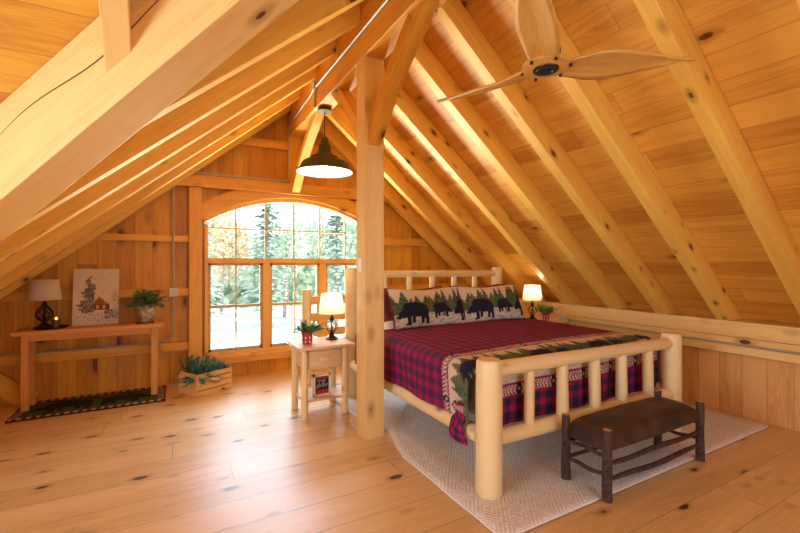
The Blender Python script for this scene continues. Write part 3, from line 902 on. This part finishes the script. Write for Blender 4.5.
def bearpillow(seed, shift):
    def f(u, v):
        if v > .965 or v < .02 or u < .012 or u > .988: return (.12, .012, .03)
        x = u * .97 + shift; y = v * .46
        c = CREAM
        H = .46
        if y > .15:
            for (cx, h, w, col) in FIRS:
                if abs(cx - x) < .14 and fir(x, y, cx, .13, h * 1.5, w * 1.9):
                    n = noise.noise(V((x * 50, y * 50, seed)))
                    c = mixc(col, (.17, .17, .06), .5 + .5 * n) if n > 0 else col
        if y < .16 and noise.noise(V((x * 14, y * 40, 3 + seed))) > .15: c = mixc(CREAM, (.25, .30, .36), .7)
        B = (.010, .014, .04)
        xx = u * .97
        if bear((xx - .04) / .41, (y - .02) / .42): c = B
        if bear(1 - (xx - .50) / .26, (y - .08) / .29): c = B
        if bear((xx - .78) / .38, (y - .03) / .42): c = B
        return c
    return f
pillow('bear_pillow', 2.515, 3.80, .858, .96, .46, .45, 'left bear-and-tree pillow, partly overlapped by the right one', colfn=bearpillow(1, 0), group='pair of bear pillows')
pillow('bear_pillow', 3.45, 3.82, .858, .96, .46, .43, 'right bear-and-tree pillow beside the far bedside lamp', colfn=bearpillow(2, .33), group='pair of bear pillows')
pillow('sham_pillow', 2.40, 4.00, .85, .98, .45, .36, 'burgundy pillow standing behind the left bear pillow', mat='plaidsham', res=.05, thick=.13)
pillow('sham_pillow', 3.49, 4.02, .85, .98, .45, .36, 'burgundy pillow standing behind the right bear pillow', mat='plaidsham', res=.05, thick=.13)
pillow('bed_pillow', 2.30, 3.90, .85, .72, .42, 1.25, 'white pillow lying flat behind the left bear pillow', mat='white_cloth', res=.05, thick=.12)

# ------------------------------------------------------------------ lamps
def wire_lamp(x, y, z, label, lit=True):
    t = thing('table_lamp', (x, y, z), label, 'lamp')
    obj('lamp_base', MB().lathe((x, y, z), [(.062, 0), (.065, .012), (.05, .022), (.03, .04), (.024, .055), (.03, .065), (.018, .075)]), M['iron'], t)
    cage = MB()
    for k in range(8):
        a0 = k * math.pi / 4
        pts = []
        for j in range(13):
            u = j / 12; r = .014 + .05 * math.sin(math.pi * u); a = a0 + u * 1.1
            pts.append((x + r * math.cos(a), y + r * math.sin(a), z + .072 + .135 * u))
        cage.tube(pts, .0032, 5)
    obj('wire_cage', cage, M['iron'], t)
    obj('stem', MB().cyl((x, y, z + .05), (x, y, z + .32), .007, n=10), M['iron'], t)
    obj('socket', MB().lathe((x, y, z), [(.02, .205), (.026, .215), (.026, .235), (.012, .25), (.012, .29), (.02, .30), (.02, .33)]), M['iron'], t)
    sh = MB().lathe((x, y, z), [(.137, .285), (.110, .50)], n=40, close=False)
    obj('lamp_shade', sh, M['shadelit'], t)
    obj('bulb', MB().ball((x, y, z + .37), .03, .03, .038), M['bulb'], t)
    l = bpy.data.lights.new('lamp_light', 'POINT'); l.energy = LAMPW; l.color = (1, .78, .48); l.shadow_soft_size = .02
    lo = bpy.data.objects.new('lamp_light', l); C.objects.link(lo); lo.location = (x, y, z + .435)
    return t
LAMPW = 4.0
wire_lamp(1.535, 4.30, .73, 'small wire-cage lamp with cream shade on the left nightstand, in front of the window')
wire_lamp(4.56, 4.30, .745, 'small wire-cage lamp with cream shade on the far nightstand, right of the pillows')

# console lamp
def lattice_lamp(x, y, z):
    t = thing('table_lamp', (x, y, z), 'black lattice lamp with drum shade on the console table', 'lamp')
    obj('lamp_base', MB().lathe((x, y, z), [(.065, 0), (.07, .01), (.05, .025), (.02, .05), (.015, .07)]), M['iron'], t)
    cg = MB()
    for k in range(8):
        for dr in (1, -1):
            pts = []
            for j in range(15):
                u = j / 14; r = .018 + .058 * math.sin(math.pi * u ** .85); a = k * math.pi / 4 + dr * u * 1.6
                pts.append((x + r * math.cos(a), y + r * math.sin(a), z + .06 + .18 * u))
            cg.tube(pts, .0042, 5)
    obj('lattice_body', cg, M['iron'], t)
    obj('stem', MB().lathe((x, y, z), [(.012, .05), (.012, .235), (.03, .245), (.02, .26), (.012, .275), (.012, .34)]), M['iron'], t)
    obj('lamp_shade', MB().lathe((x, y, z), [(.150, .297), (.124, .515)], n=40, close=False), M['shade'], t, solid=.003)
    obj('socket', MB().lathe((x, y, z), [(.02, .33), (.024, .35), (.024, .39), (.01, .40)]), M['iron'], t)
lattice_lamp(-1.19, 5.80, .862)

# ------------------------------------------------------------------ console table
TZ = .848
ct = thing('console_table', (-.74, 5.8, 0), 'rustic wooden console table against the left gable wall', 'table')
obj('table_top', MB().box(-1.42, -.06, 5.60, 5.95, TZ - .045, TZ), M['furn'], ct, grain=(1, 0, 0), smooth=False, bevel=.006)
ap = MB().box(-1.30, -.19, 5.665, 5.69, .735, TZ - .046).box(-1.30, -.19, 5.885, 5.91, .735, TZ - .046)
obj('apron', ap, M['furn'], ct, grain=(1, 0, 0), smooth=False, bevel=.003)
for x0, w, y0 in ((-1.355, .065, 5.655), (-.195, .07, 5.655), (-1.355, .07, 5.855), (-.195, .07, 5.855)):
    obj('leg', MB().box(x0, x0 + w, y0, y0 + w, 0.012, TZ - .045), M['furn'], ct, grain=(0, 0, 1), smooth=False, bevel=.008)
# tray + candle
o = obj('tray', MB().lathe((-1.13, 5.80, TZ), [(.14, 0), (.155, .012), (.15, .016), (.135, .008), (.02, .007)], n=32), M['iron'])
tag(o, 'round dark tray under the lamp and candle on the console table', 'tray')
cn = thing('candle_holder', (-1.075, 5.725, TZ + .01), 'small dark glass candle jar with a glowing flame beside the black lamp', 'candle')
cx_, cy_, cz_ = -1.075, 5.725, TZ + .014
obj('jar', MB().lathe((cx_, cy_, cz_), [(.036, 0), (.038, .01), (.038, .085), (.034, .085), (.033, .06), (.01, .055)], n=20), M['wax'], cn)
obj('flame', MB().ball((cx_, cy_, cz_ + .092), .012, .012, .022), M['flame'], cn)
# painting
def paintcol(u, v):
    c = (.66, .57, .46)
    n = noise.noise(V((u * 9, v * 9, 2))); n2 = noise.noise(V((u * 40, v * 40, 5)))
    c = mixc(c, (.54, .46, .38), .5 + .5 * n)
    if v < .22: c = mixc((.60, .54, .48), (.34, .32, .34), max(0, n2) * 1.5)
    # big fir
    t = (v - .22) / .66
    if 0 < t < 1:
        w = .30 * (1 - t) ** .8 * (.55 + .5 * ((t * 9) % 1))
        if abs(u - .36 - .04 * math.sin(v * 30)) < w and n2 > -.38 and not (u > .46 and v < .55): c = mixc((.10, .085, .075), (.30, .27, .25), max(0, n2) * 2)
    # cabin
    if .46 < u < .80 and .26 < v < .40 and v < .40: 
        c = (.20, .055, .02)
        if (.50 < u < .56 or .64 < u < .70) and .29 < v < .35: c = (.75, .45, .18)
        if int(v * 90) % 2: c = mixc(c, (.08, .03, .02), .4)
    rl = .50 - abs(u - .56) * (.62 if u > .56 else .95)
    if .46 < u < .86 and .36 < v < rl: c = (.26, .10, .05) if u < .66 else (.34, .16, .10)
    if .44 < u < .88 and rl < v < rl + .018: c = (.60, .52, .44)
    # bushes
    if v < .27 and v > .10 and u > .68 and n2 > -.1: c = (.10, .08, .08)
    if v < .20 and u > .5 and n2 > .25: c = (.22, .18, .24)
    if .10 < v < .24 and .08 < u < .5 and n2 > .3: c = (.12, .10, .09)
    if u > .86 and .2 < v < .6 and n2 > .1: c = (.30, .27, .27)
    return c
pz0 = TZ + .006
def pfn(u, v): return (-.955 + .43 * u, 5.80 + .121 * v, pz0 + .635 * v)
pt = thing('painting', (-.74, 5.80, pz0), 'canvas of a snowy cabin and fir tree leaning on the wall above the console', 'painting')
obj('canvas_picture', MB().grid(86, 120, pfn, paintcol), M['paint'], pt)
mb = MB().prism([(-.955, 5.801, pz0), (-.955, 5.801 + .121, pz0 + .635), (-.955, 5.831 + .121, pz0 + .627), (-.955, 5.831, pz0 - .004)], (.43, 0, 0))
obj('canvas_back', mb, plain('canvas_edge', (.40, .34, .27), .8), pt, smooth=False)

# ------------------------------------------------------------------ greenery
def sprig(mb, p, dr, L, nl, nn=46, curve=.25, mi=0, w=.0022):
    p = V(p); dr = V(dr).normalized(); pts = []
    for k in range(9):
        t = k / 8; pts.append(p + dr * L * t + V((0, 0, -curve * L * t * t)))
    mb.tube(pts, .002, 4, mi)
    for k in range(nn):
        t = .12 + .88 * k / nn; i = min(7, int(t * 8)); c = pts[i].lerp(pts[i + 1], t * 8 - i) if i < 8 else pts[8]
        ax = (pts[i + 1] - pts[i]).normalized(); o = ax.orthogonal().normalized(); o.rotate(Matrix.Rotation(random.random() * 6.28, 3, ax))
        tip = c + (o * .8 + ax * .65).normalized() * nl * random.uniform(.7, 1.15)
        sd = (tip - c).cross(ax)
        sd = sd.normalized() * w if sd.length > 1e-6 else o * w
        mb.add([c - sd, c + sd, tip], [(0, 1, 2)], mi)
def bunch(c, n, L, nl, spread, up_=.6, nn=40, mi=0, mb=None, w=.0025, jit=.03, curve=.3):
    mb = mb or MB()
    for k in range(n):
        a = random.random() * 6.28; s = random.uniform(.1, 1) ** .6 * spread
        dr = V((math.cos(a) * s, math.sin(a) * s, up_ * random.uniform(.5, 1.3)))
        p = V(c) + V((random.uniform(-jit, jit), random.uniform(-jit, jit), 0))
        sprig(mb, p, dr, L * random.uniform(.65, 1.1), nl, nn, curve, mi, w)
    return mb
def conemesh(c, r, h):
    mb = MB()
    for j in range(8):
        t = j / 7; rr = r * math.sin(math.pi * (.18 + .75 * t)); z = c[2] + h * t
        for k in range(8):
            a = k * math.pi / 4 + j * .4
            q = V((c[0], c[1], z)); o = V((math.cos(a), math.sin(a), -.1)) * rr; sd = V((-math.sin(a), math.cos(a), 0)) * rr * .35
            mb.add([q, q + o - sd, q + o * 1.15 + V((0, 0, h * .08)), q + o + sd], [(0, 1, 2, 3)])
    return mb
# potted arrangement on the console
px0, py0 = -.25, 5.80
pp = thing('potted_greenery', (px0, py0, TZ + .012), 'mottled stone pot of pine greenery and cones on the console table', 'plant')
obj('pot', MB().lathe((px0, py0, TZ + .012), [(.055, 0), (.065, .01), (.095, .09), (.10, .14), (.088, .185), (.098, .205), (.085, .205), (.075, .17), (.01, .16)], n=30), M['mottle'], pp)
obj('sprigs', bunch((px0, py0, TZ + .19), 46, .24, .05, 1.0, 1.2, 50, w=.004, curve=.15), M['needles'], pp, smooth=False)
obj('pale_sprigs', bunch((px0, py0, TZ + .20), 22, .24, .04, 1.4, .45, 40, w=.004), M['bluegreen'], pp, smooth=False)
for dx, dy, dz in ((.03, -.09, .20), (.09, -.05, .22), (-.04, -.09, .235)):
    obj('pine_cone', conemesh((px0 + dx, py0 + dy, TZ + dz), .034, .06), M['cone'], pp, smooth=False)
o = obj('coaster', MB().box(px0 - .10, px0 + .085, py0 - .10, py0 + .09, TZ, TZ + .010), M['darktile'], smooth=False, bevel=.002)
tag(o, 'thin dark red square mat under the stone pot', 'coaster')

# ------------------------------------------------------------------ crate with greenery
A_ = V((.263, 5.331, 0)); e1 = V((.416, .229, 0)).normalized(); e2 = V((-e1.y, e1.x, 0)); LL, WW, HH = .475, .36, .262
cr = thing('wooden_crate', (A_.x, A_.y, 0), 'slatted pine crate of greenery on the floor left of the window', 'crate')
def obox(mb, a0, a1, b0, b1, z0, z1, O=A_, u=e1, v=e2):
    vs = []
    for z in (z0, z1):
        for b in (b0, b1):
            for a in (a0, a1): vs.append(O + u * a + v * b + V((0, 0, z)))
    return mb.add(vs, [(0, 2, 3, 1), (4, 5, 7, 6), (0, 1, 5, 4), (2, 6, 7, 3), (0, 4, 6, 2), (1, 3, 7, 5)])
for k in range(4):
    z0 = .003 + k * .0665; z1 = z0 + .056
    for b0 in (0, WW - .012):
        obj('slat', obox(MB(), 0, LL, b0, b0 + .012, z0, z1), M['cratew'], cr, grain=e1, smooth=False, bevel=.002)
for a0 in (.002, LL - .020):
    mb = MB()
    # end board with a hand hole
    b0, b1 = .013, WW - .013; h0, h1, g0, g1 = WW / 2 - .055, WW / 2 + .055, HH - .07, HH - .04
    obox(mb, a0, a0 + .018, b0, h0, .003, HH); obox(mb, a0, a0 + .018, h1, b1, .003, HH)
    obox(mb, a0, a0 + .018, h0, h1, .003, g0); obox(mb, a0, a0 + .018, h0, h1, g1, HH)
    obj('end_board', mb, M['cratew'], cr, grain=e2, smooth=False)
obj('crate_bottom', obox(MB(), .02, LL - .02, .013, WW - .013, .004, .016), M['cratew'], cr, grain=e1, smooth=False)
cc = A_ + e1 * LL / 2 + e2 * WW / 2
gr = thing('greenery_bundle', (cc.x, cc.y, .02), 'blue-green pine sprigs with cones and buds filling the crate', 'plant')
mbg = MB(); mbb = MB(); mbl = MB()
for k in range(24):
    c = A_ + e1 * random.uniform(.06, LL - .06) + e2 * random.uniform(.06, WW - .06); c.z = .17
    left_ = (c - A_).dot(e1) < .26
    bunch(c, 5, .29 if left_ else .19, .055, .8, 1.7, 42, curve=.12, mb=(mbg if k % 3 == 0 else mbb), w=.0045)
for k in range(5):
    c = A_ + e1 * random.uniform(.05, .2) + e2 * random.uniform(.05, .2); c.z = .18
    bunch(c, 4, .30, .055, 1.8, .5, 44, mb=mbb, w=.0045)
obj('green_sprigs', mbg, M['needles'], gr, smooth=False); obj('blue_sprigs', mbb, M['bluegreen'], gr, smooth=False)
for k, (a, b, z) in enumerate(((.33, .06, .23), (.41, .12, .25), (.36, .2, .28), (.43, .05, .24))):
    q = A_ + e1 * a + e2 * b; obj('pine_cone', conemesh((q.x, q.y, z), .04, .07), M['cone'], gr, smooth=False)
for k, (a, b) in enumerate(((.28, .05), (.12, .04))):
    q = A_ + e1 * a + e2 * b; obj('green_bud', MB().ball((q.x, q.y, .245), .028, .028, .022), M['brightleaf'], gr)
tw = MB()
bunch(A_ + e1 * .36 + e2 * .22 + V((0, 0, .16)), 6, .24, .03, .5, 1.2, 24, mb=tw, w=.0022)
obj('brown_twigs', tw, plain('olive_twig', (.16, .15, .06), .8), gr, smooth=False)

# ------------------------------------------------------------------ bear rug under console
RX0, RX1, RY0, RY1 = -1.40, -.045, 5.37, 6.03
def brug(u, v):
    x = RX0 + (RX1 - RX0) * u; y = RY0 + (RY1 - RY0) * v
    return (x, y, .008)
def brugc(u, v):
    x = u * (RX1 - RX0); y = v * (RY1 - RY0)
    W_r, H_r = RX1 - RX0, RY1 - RY0
    e = min(x, W_r - x, y, H_r - y)
    if e < .075:
        t = x if (y < .075 or y > H_r - .075) else y
        k = (t / .075) % 1
        if e < .012: return (.05, .006, .008)
        return (.42, .33, .22) if k < .5 else (.10, .012, .014)
    c = (.045, .055, .018) if noise.noise(V((x * 9, y * 9, 0))) > 0 else (.06, .07, .025)
    if bear((x - .12) / .55, (y - .12) / .62) or bear(1 - (x - .72) / .5, (y - .14) / .55): c = (.006, .006, .006)
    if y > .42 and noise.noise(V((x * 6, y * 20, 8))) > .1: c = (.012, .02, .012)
    return c
o = obj('bear_rug', MB().grid(170, 84, brug, brugc), M['carpet'], solid=.012)
tag(o, 'dark green bear rug with red and cream notched border under the console', 'rug')

# ------------------------------------------------------------------ nightstands
def nightstand(X0, X1, Y0, Y1, top, label, flip=False):
    t = thing('nightstand', ((X0 + X1) / 2, (Y0 + Y1) / 2, 0), label, 'nightstand')
    obj('table_top', MB().box(X0 - .05, X1 + .05, Y0 - .06, Y1 + .03, top - .032, top), M['stand'], t, grain=(1, 0, 0), smooth=False, bevel=.008)
    for x in (X0 + .035, X1 - .035):
        for y in (Y0 + .035, Y1 - .035):
            obj('leg', MB().cyl((x, y, 0.0), (x, y, top - .032), .036, .033, n=16, wob=.08, rings=6), M['log'], t, grain=(0, 0, 1))
    b = MB().box(X0 + .035, X1 - .035, Y0 + .04, Y1 - .03, top - .245, top - .033)
    obj('case', b, M['stand'], t, grain=(1, 0, 0), smooth=False)
    dr_ = obj('drawer_front', MB().box(X0 + .075, X1 - .075, Y0 + .022, Y0 + .04, top - .225, top - .055), M['stand'], t, grain=(1, 0, 0), smooth=False, bevel=.004)
    cx = (X0 + X1) / 2
    obj('pull', MB().box(cx - .055, cx + .055, Y0 + .002, Y0 + .022, top - .165, top - .125), M['log'], dr_, grain=(1, 0, 0), bevel=.01)
    obj('shelf', MB().box(X0 + .02, X1 - .02, Y0 + .02, Y1 - .02, .165, .188), M['stand'], t, grain=(1, 0, 0), smooth=False, bevel=.004)
    return t
nightstand(1.135, 1.63, 4.03, 4.47, .730, 'small log nightstand on the near left side of the bed')
nightstand(4.33, 4.83, 4.02, 4.46, .745, 'log nightstand at the far right side of the bed')

def small_plant(x, y, z, label, s=1.0, mat='needles'):
    t = thing('small_plant', (x, y, z), label, 'plant')
    obj('mug', MB().lathe((x, y, z), [(.042 * s, 0), (.05 * s, .008), (.055 * s, .06 * s), (.062 * s, .12 * s), (.055 * s, .12 * s), (.05 * s, .09 * s), (.01, .085 * s)], n=24), M['redceramic'], t)
    band = MB()
    for k in range(9):
        a = k * 2 * math.pi / 9
        for zz in (.015, .055):
            q = V((x + .0545 * s * math.cos(a), y + .0545 * s * math.sin(a), z + zz * s)); r_ = V((-math.sin(a), math.cos(a), 0)) * .010 * s
            o_ = V((math.cos(a), math.sin(a), 0)) * (.0005 + (.0035 if zz > .03 else 0)) * s
            band.add([q - r_ + o_, q + r_ + o_, q + o_ + V((0, 0, .032 * s)) + V((math.cos(a), math.sin(a), 0)) * .002], [(0, 1, 2)])
    obj('white_pattern', band, M['whitecer'], t, smooth=False)
    obj('sprigs', bunch((x, y, z + .09 * s), 28, .19 * s, .045 * s, 1.2, .8, 44, w=.004, curve=.15), M[mat], t, smooth=False)
    return t
small_plant(1.235, 4.20, .73, 'pine sprigs in a red and white pot on the left nightstand')
small_plant(4.68, 4.16, .745, 'bright green sprigs in a red pot on the far nightstand', .95, 'brightleaf')

# box sign on the shelf
sg = thing('box_sign', (1.33, 4.16, .188), 'small white-framed black sign with script lettering on the nightstand shelf', 'sign')
sx0, sx1, sz0, sz1, sy = 1.285, 1.475, .188, .405, 4.15
fr = MB().box(sx0, sx0 + .022, sy, sy + .04, sz0, sz1).box(sx1 - .022, sx1, sy, sy + .04, sz0, sz1)
fr.box(sx0, sx1, sy, sy + .04, sz0, sz0 + .012).box(sx0, sx1, sy, sy + .04, sz1 - .02, sz1)
obj('frame', fr, M['whitecer'], sg, smooth=False)
obj('board', MB().box(sx0 + .022, sx1 - .022, sy + .010, sy + .036, sz0 + .055, sz1 - .05), M['black'], sg, smooth=False)
obj('red_band', MB().box(sx0 + .022, sx1 - .022, sy + .011, sy + .035, sz1 - .05, sz1 - .02), M['redceramic'], sg, smooth=False)
rd = MB().box(sx0 + .022, sx1 - .022, sy + .011, sy + .035, sz0 + .012, sz0 + .055)
obj('red_band', rd, M['redceramic'], sg, smooth=False)
cu = MB()
def sc_line(pts): cu.tube([(sx0 + .022 + (sx1 - sx0 - .044) * a, sy + .009, sz0 + .055 + .112 * b) for a, b in pts], .0022, 5)
sc_line([(.08, .12), (.2, .5), (.34, .82), (.28, .45), (.2, .2), (.3, .3), (.42, .55), (.4, .3), (.5, .35), (.58, .7), (.66, .8), (.6, .45), (.58, .25), (.7, .4), (.8, .6), (.78, .3), (.92, .5)])
sc_line([(.12, .85), (.3, .9), (.5, .84), (.75, .9)])
obj('script_lettering', cu, M['whitecer'], sg)

# slatted rail near window
rl_ = thing('slatted_rail', (1.8, 5.3, 0), 'log and plank rail standing in front of the window behind the nightstand', 'railing')
obj('post', MB().cyl((1.55, 5.30, 0), (1.55, 5.30, 1.215), .062, .06, n=18, wob=.05, rings=6, dome=.02), M['log'], rl_, grain=(0, 0, 1))
obj('post', MB().box(2.26, 2.36, 5.25, 5.35, 0, 1.36), M['trim'], rl_, grain=(0, 0, 1), smooth=False, bevel=.006)
for z0 in (1.02, .80, .60, .40): obj('slat', MB().box(1.60, 2.27, 5.28, 5.315, z0, z0 + .105), M['trim'], rl_, grain=(1, 0, 0), smooth=False, bevel=.006)

# ------------------------------------------------------------------ bench
bn = thing('bench', (3.05, 1.86, .012), 'brown leather bench with bark-covered stick legs at the foot of the bed', 'bench')
bx0, bx1, by0, by1 = 2.475, 3.625, 1.70, 2.02
Bz = .016
for x in (bx0, bx1):
    for y in (by0, by1):
        obj('leg', MB().cyl((x, y, Bz), (x, y, .475), .031, .027, n=14, wob=.18, rings=10, capmi=1), [M['bark'], M['cutwood']], bn)
def stick(p, q, r=.017, bend=.01):
    p = V(p); q = V(q); pts = []; rd = []
    sd = random.random() * 20
    for k in range(15):
        t = k / 14; c = p.lerp(q, t) + V((0, 0, bend * math.sin(t * math.pi) + .006 * math.sin(t * 9 + sd))); pts.append(c)
        rd.append(r * (.75 + .25 * math.sin(math.pi * t)) * (1 + .15 * noise.noise(V((t * 7, sd, 0)))))
    m = MB().tube(pts, r, 10, radii=rd)
    return obj('stretcher', m, M['bark'], bn)
for z in (.255, .145):
    stick((bx0, by0, z), (bx1, by0, z - .01), .018, -.01); stick((bx0, by1, z + .02), (bx1, by1, z + .01), .016)
for x in (bx0, bx1):
    stick((x, by0, .175), (x, by1, .165), .015, .0); stick((x, by0, .30), (x, by1, .30), .014, .0)
def seat(u, v):
    a, b = u * 2 - 1, v * 2 - 1
    e = (1 - abs(a) ** 8) * (1 - abs(b) ** 4.5)
    e = max(e, 0) ** .5
    x = (bx0 + bx1) / 2 + a * .598 * (1 - .02 * b * b); y = (by0 + by1) / 2 + b * .178 * (1 - .05 * a * a)
    z = .36 + .105 * e + .008 * noise.noise(V((x * 4, y * 6, 0)))
    return (x, y, z)
mb = MB().grid(60, 26, seat)
def seatb(u, v):
    x, y, z = seat(u, v); return (x, y, .335 - .0)
mb.grid(60, 26, seatb, flip=True)
# skirt
for (fa, fb) in ((lambda t: (t, 0), 1), (lambda t: (t, 1), 1), (lambda t: (0, t), 1), (lambda t: (1, t), 1)):
    def sk(u, v, fa=fa):
        a, b = fa(u); x, y, z = seat(a, b); x2, y2, z2 = seatb(a, b); return (x, y, z * (1 - v) + z2 * v)
    mb.grid(40, 2, sk)
obj('seat', mb, M['leather'], bn)

# ------------------------------------------------------------------ outside
gy = MB().grid(30, 30, lambda u, v: (-60 + 120 * u, 6.6 + 90 * v, -3.2 + .02 * (90 * v) + .25 * noise.noise(V((u * 9, v * 9, 0)))))
o = obj('ground', gy, M['grass']); struct(o)
def conifer(x, y, h, r, label):
    z0 = -3.2 + .02 * (y - 6.6)
    t = thing('pine_tree', (x, y, z0), label, 'tree', 'trees beyond the window')
    obj('trunk', MB().cyl((x, y, z0 - .1), (x, y, z0 + h * .9), .16, .04, n=8), M['bark2'], t)
    mb = MB()
    for k in range(900):
        tt = random.uniform(.12, 1); rr = r * (1 - tt) ** .8 * random.uniform(.2, 1); a = random.random() * 6.28
        c = V((x + rr * math.cos(a), y + rr * math.sin(a), z0 + h * tt - .12 * rr)); d1 = V((math.cos(a), math.sin(a), -.25)) * random.uniform(.2, .5)
        d2 = V((-math.sin(a), math.cos(a), random.uniform(-.3, .3))) * random.uniform(.1, .22)
        mb.add([c - d2, c + d1, c + d2, c - d1 * .5], [(0, 1, 2, 3)])
    obj('foliage', mb, M['leafC'], t, smooth=False)
def leafy(x, y, h, r, mat, label):
    z0 = -3.2 + .02 * (y - 6.6)
    t = thing('leafy_tree', (x, y, z0), label, 'tree', 'trees beyond the window')
    tr = MB().cyl((x, y, z0 - .1), (x + .2, y, z0 + h * .75), .16, .05, n=8)
    for k in range(6):
        a = random.random() * 6.28; b0 = z0 + h * random.uniform(.35, .65)
        tr.tube([(x + .1, y, b0), (x + .5 * r * math.cos(a), y + .5 * r * math.sin(a), b0 + h * .15), (x + .85 * r * math.cos(a), y + .85 * r * math.sin(a), b0 + h * .25)], .04, 5)
    obj('trunk', tr, M['bark2'], t)
    mb = MB()
    for k in range(1100):
        v = V((random.gauss(0, 1), random.gauss(0, 1), random.gauss(0, 1))).normalized() * random.random() ** .35
        c = V((x + v.x * r, y + v.y * r, z0 + h * .66 + v.z * h * .36))
        a = V((random.gauss(0, 1), random.gauss(0, 1), random.gauss(0, 1))).normalized(); b = a.orthogonal().normalized()
        s_ = random.uniform(.10, .26); mb.add([c - a * s_, c + b * s_ * .6, c + a * s_, c - b * s_ * .6], [(0, 1, 2, 3)])
    obj('foliage', mb, M[mat], t, smooth=False)
tr_ = [('c', -3.5, 27, 8.5, 2.0), ('a', -1.2, 31, 9.5, 2.6), ('c', 1.4, 26, 9.0, 1.7), ('b', 3.6, 36, 8.5, 2.3), ('c', 5.6, 28, 10.5, 2.0), ('a', 7.9, 33, 9.5, 2.0),
       ('c', 10.0, 27, 9.5, 2.0), ('a', 12.2, 37, 11, 2.2), ('c', 14.6, 28, 11.5, 2.2), ('a', 18.2, 36, 11, 2.5), ('c', -6.2, 30, 9.0, 2.0), ('b', -8.8, 34, 9, 2.6)]
posn = ['far left pane', 'left pane', 'left window mullion', 'middle of the left window', 'centre pane', 'centre window', 'right of centre', 'right window', 'pane beside the log rail', 'far right pane', 'left window post', 'left edge of the window']
for k, (kd_, x, y, h, r) in enumerate(tr_):
    lb = {'a': 'pale green leafy tree outside', 'b': 'rusty autumn tree outside', 'c': 'dark pine tree outside'}[kd_] + ', seen by the ' + posn[k]
    if kd_ == 'c': conifer(x, y, h, r, lb)
    else: leafy(x, y, h, r, 'leafA' if kd_ == 'a' else 'leafB', lb)
# distant woods
mb = MB()
for k in range(9000):
    x = random.uniform(-26, 42); y = random.uniform(40, 46); base = -3.2 + .02 * (y - 6.6)
    hmax = 8.0 + 3.5 * noise.noise(V((x * .18, 0, 0))) + .8 * noise.noise(V((x * 1.1, 3, 0)))
    c = V((x, y, base + random.uniform(0, hmax))); a = V((random.gauss(0, 1), .3, random.gauss(0, 1))).normalized(); b = V((a.z, 0, -a.x)).normalized()
    s_ = random.uniform(.3, .7); mb.add([c - a * s_, c + b * s_ * .6, c + a * s_, c - b * s_ * .6], [(0, 1, 2, 3)])
o = obj('distant_woods', mb, M['leafA'], smooth=False); tag(o, 'continuous line of distant woods beyond the field', 'woods'); o['kind'] = 'stuff'

# ------------------------------------------------------------------ light
def area(name, loc, target, sx, sy, power, col):
    l = bpy.data.lights.new(name, 'AREA'); l.shape = 'RECTANGLE'; l.size = sx; l.size_y = sy; l.energy = power; l.color = col
    o = bpy.data.objects.new(name, l); C.objects.link(o); o.location = loc
    o.rotation_euler = (V(target) - V(loc)).to_track_quat('-Z', 'Y').to_euler()
    return o
area('dormer_daylight', (-3.9, YR - .2, 1.5), (0, YR + .6, 2.2), 2.4, 2.2, 175, (.90, .96, 1))
area('front_fill', (RX + .1, YF - .35, 1.7), (RX, 2, 1.5), 2.6, 2.0, 35, (1, .97, .93))  # added fill lamp behind the camera, lifts the brightness of the room
area('meadow_bounce_fill', (1.6, 8.1, -.9), (1.9, 4.4, 2.6), 4.5, 2.4, 2100, (1, .90, .70))  # added lamp out of view under the sill, imitates ground bounce
area('sky_fill', (1.6, 8.8, 5.0), (1.4, 3.5, 0.2), 4.5, 2.5, 1300, (.52, .74, 1))  # extra lamp above the window view, added to brighten the floor inside
def point(name, loc, e, col, r=.05):
    l = bpy.data.lights.new(name, 'POINT'); l.energy = e; l.color = col; l.shadow_soft_size = r
    o = bpy.data.objects.new(name, l); C.objects.link(o); o.location = loc
point('pendant_light', (px_, py_, 2.665), 12, (1, .8, .5))
sun = bpy.data.lights.new('sun', 'SUN'); sun.energy = 13.0; sun.angle = .01; sun.color = (1, .96, .88)
so = bpy.data.objects.new('sun', sun); C.objects.link(so); so.rotation_euler = (-V((.75, -.45, .8))).to_track_quat('-Z', 'Y').to_euler()

wd = bpy.data.worlds.new('sky'); bpy.context.scene.world = wd; wd.use_nodes = True
nt = wd.node_tree; bg = nt.nodes['Background']
tcw = nt.nodes.new('ShaderNodeTexCoord'); spw = nt.nodes.new('ShaderNodeSeparateXYZ'); rp = nt.nodes.new('ShaderNodeValToRGB')
nt.links.new(tcw.outputs['Generated'], spw.inputs[0]); nt.links.new(spw.outputs[2], rp.inputs[0]); nt.links.new(rp.outputs[0], bg.inputs[0])
rp.color_ramp.elements[0].color = (.85, .92, 1, 1); rp.color_ramp.elements[1].color = (.45, .66, 1, 1); rp.color_ramp.elements[0].position = .1
bg.inputs[1].default_value = 4.0

# ------------------------------------------------------------------ camera
cam = bpy.data.cameras.new('camera'); co = bpy.data.objects.new('camera', cam); C.objects.link(co)
cam.sensor_width = 36; cam.lens = 415 / 800 * 36; cam.shift_y = -2.8 / 800; cam.clip_start = .05
co.location = (0, 0, 1.55); co.rotation_euler = (math.radians(90), 0, math.radians(-29))
sc = bpy.context.scene; sc.camera = co
sc.view_settings.view_transform = 'Standard'; sc.view_settings.look = 'None'
sc.view_settings.exposure = 0.0; sc.view_settings.gamma = 1.0
sc.cycles.max_bounces = 10; sc.cycles.diffuse_bounces = 6; sc.cycles.use_denoising = True
sc.cycles.sample_clamp_indirect = 6.0
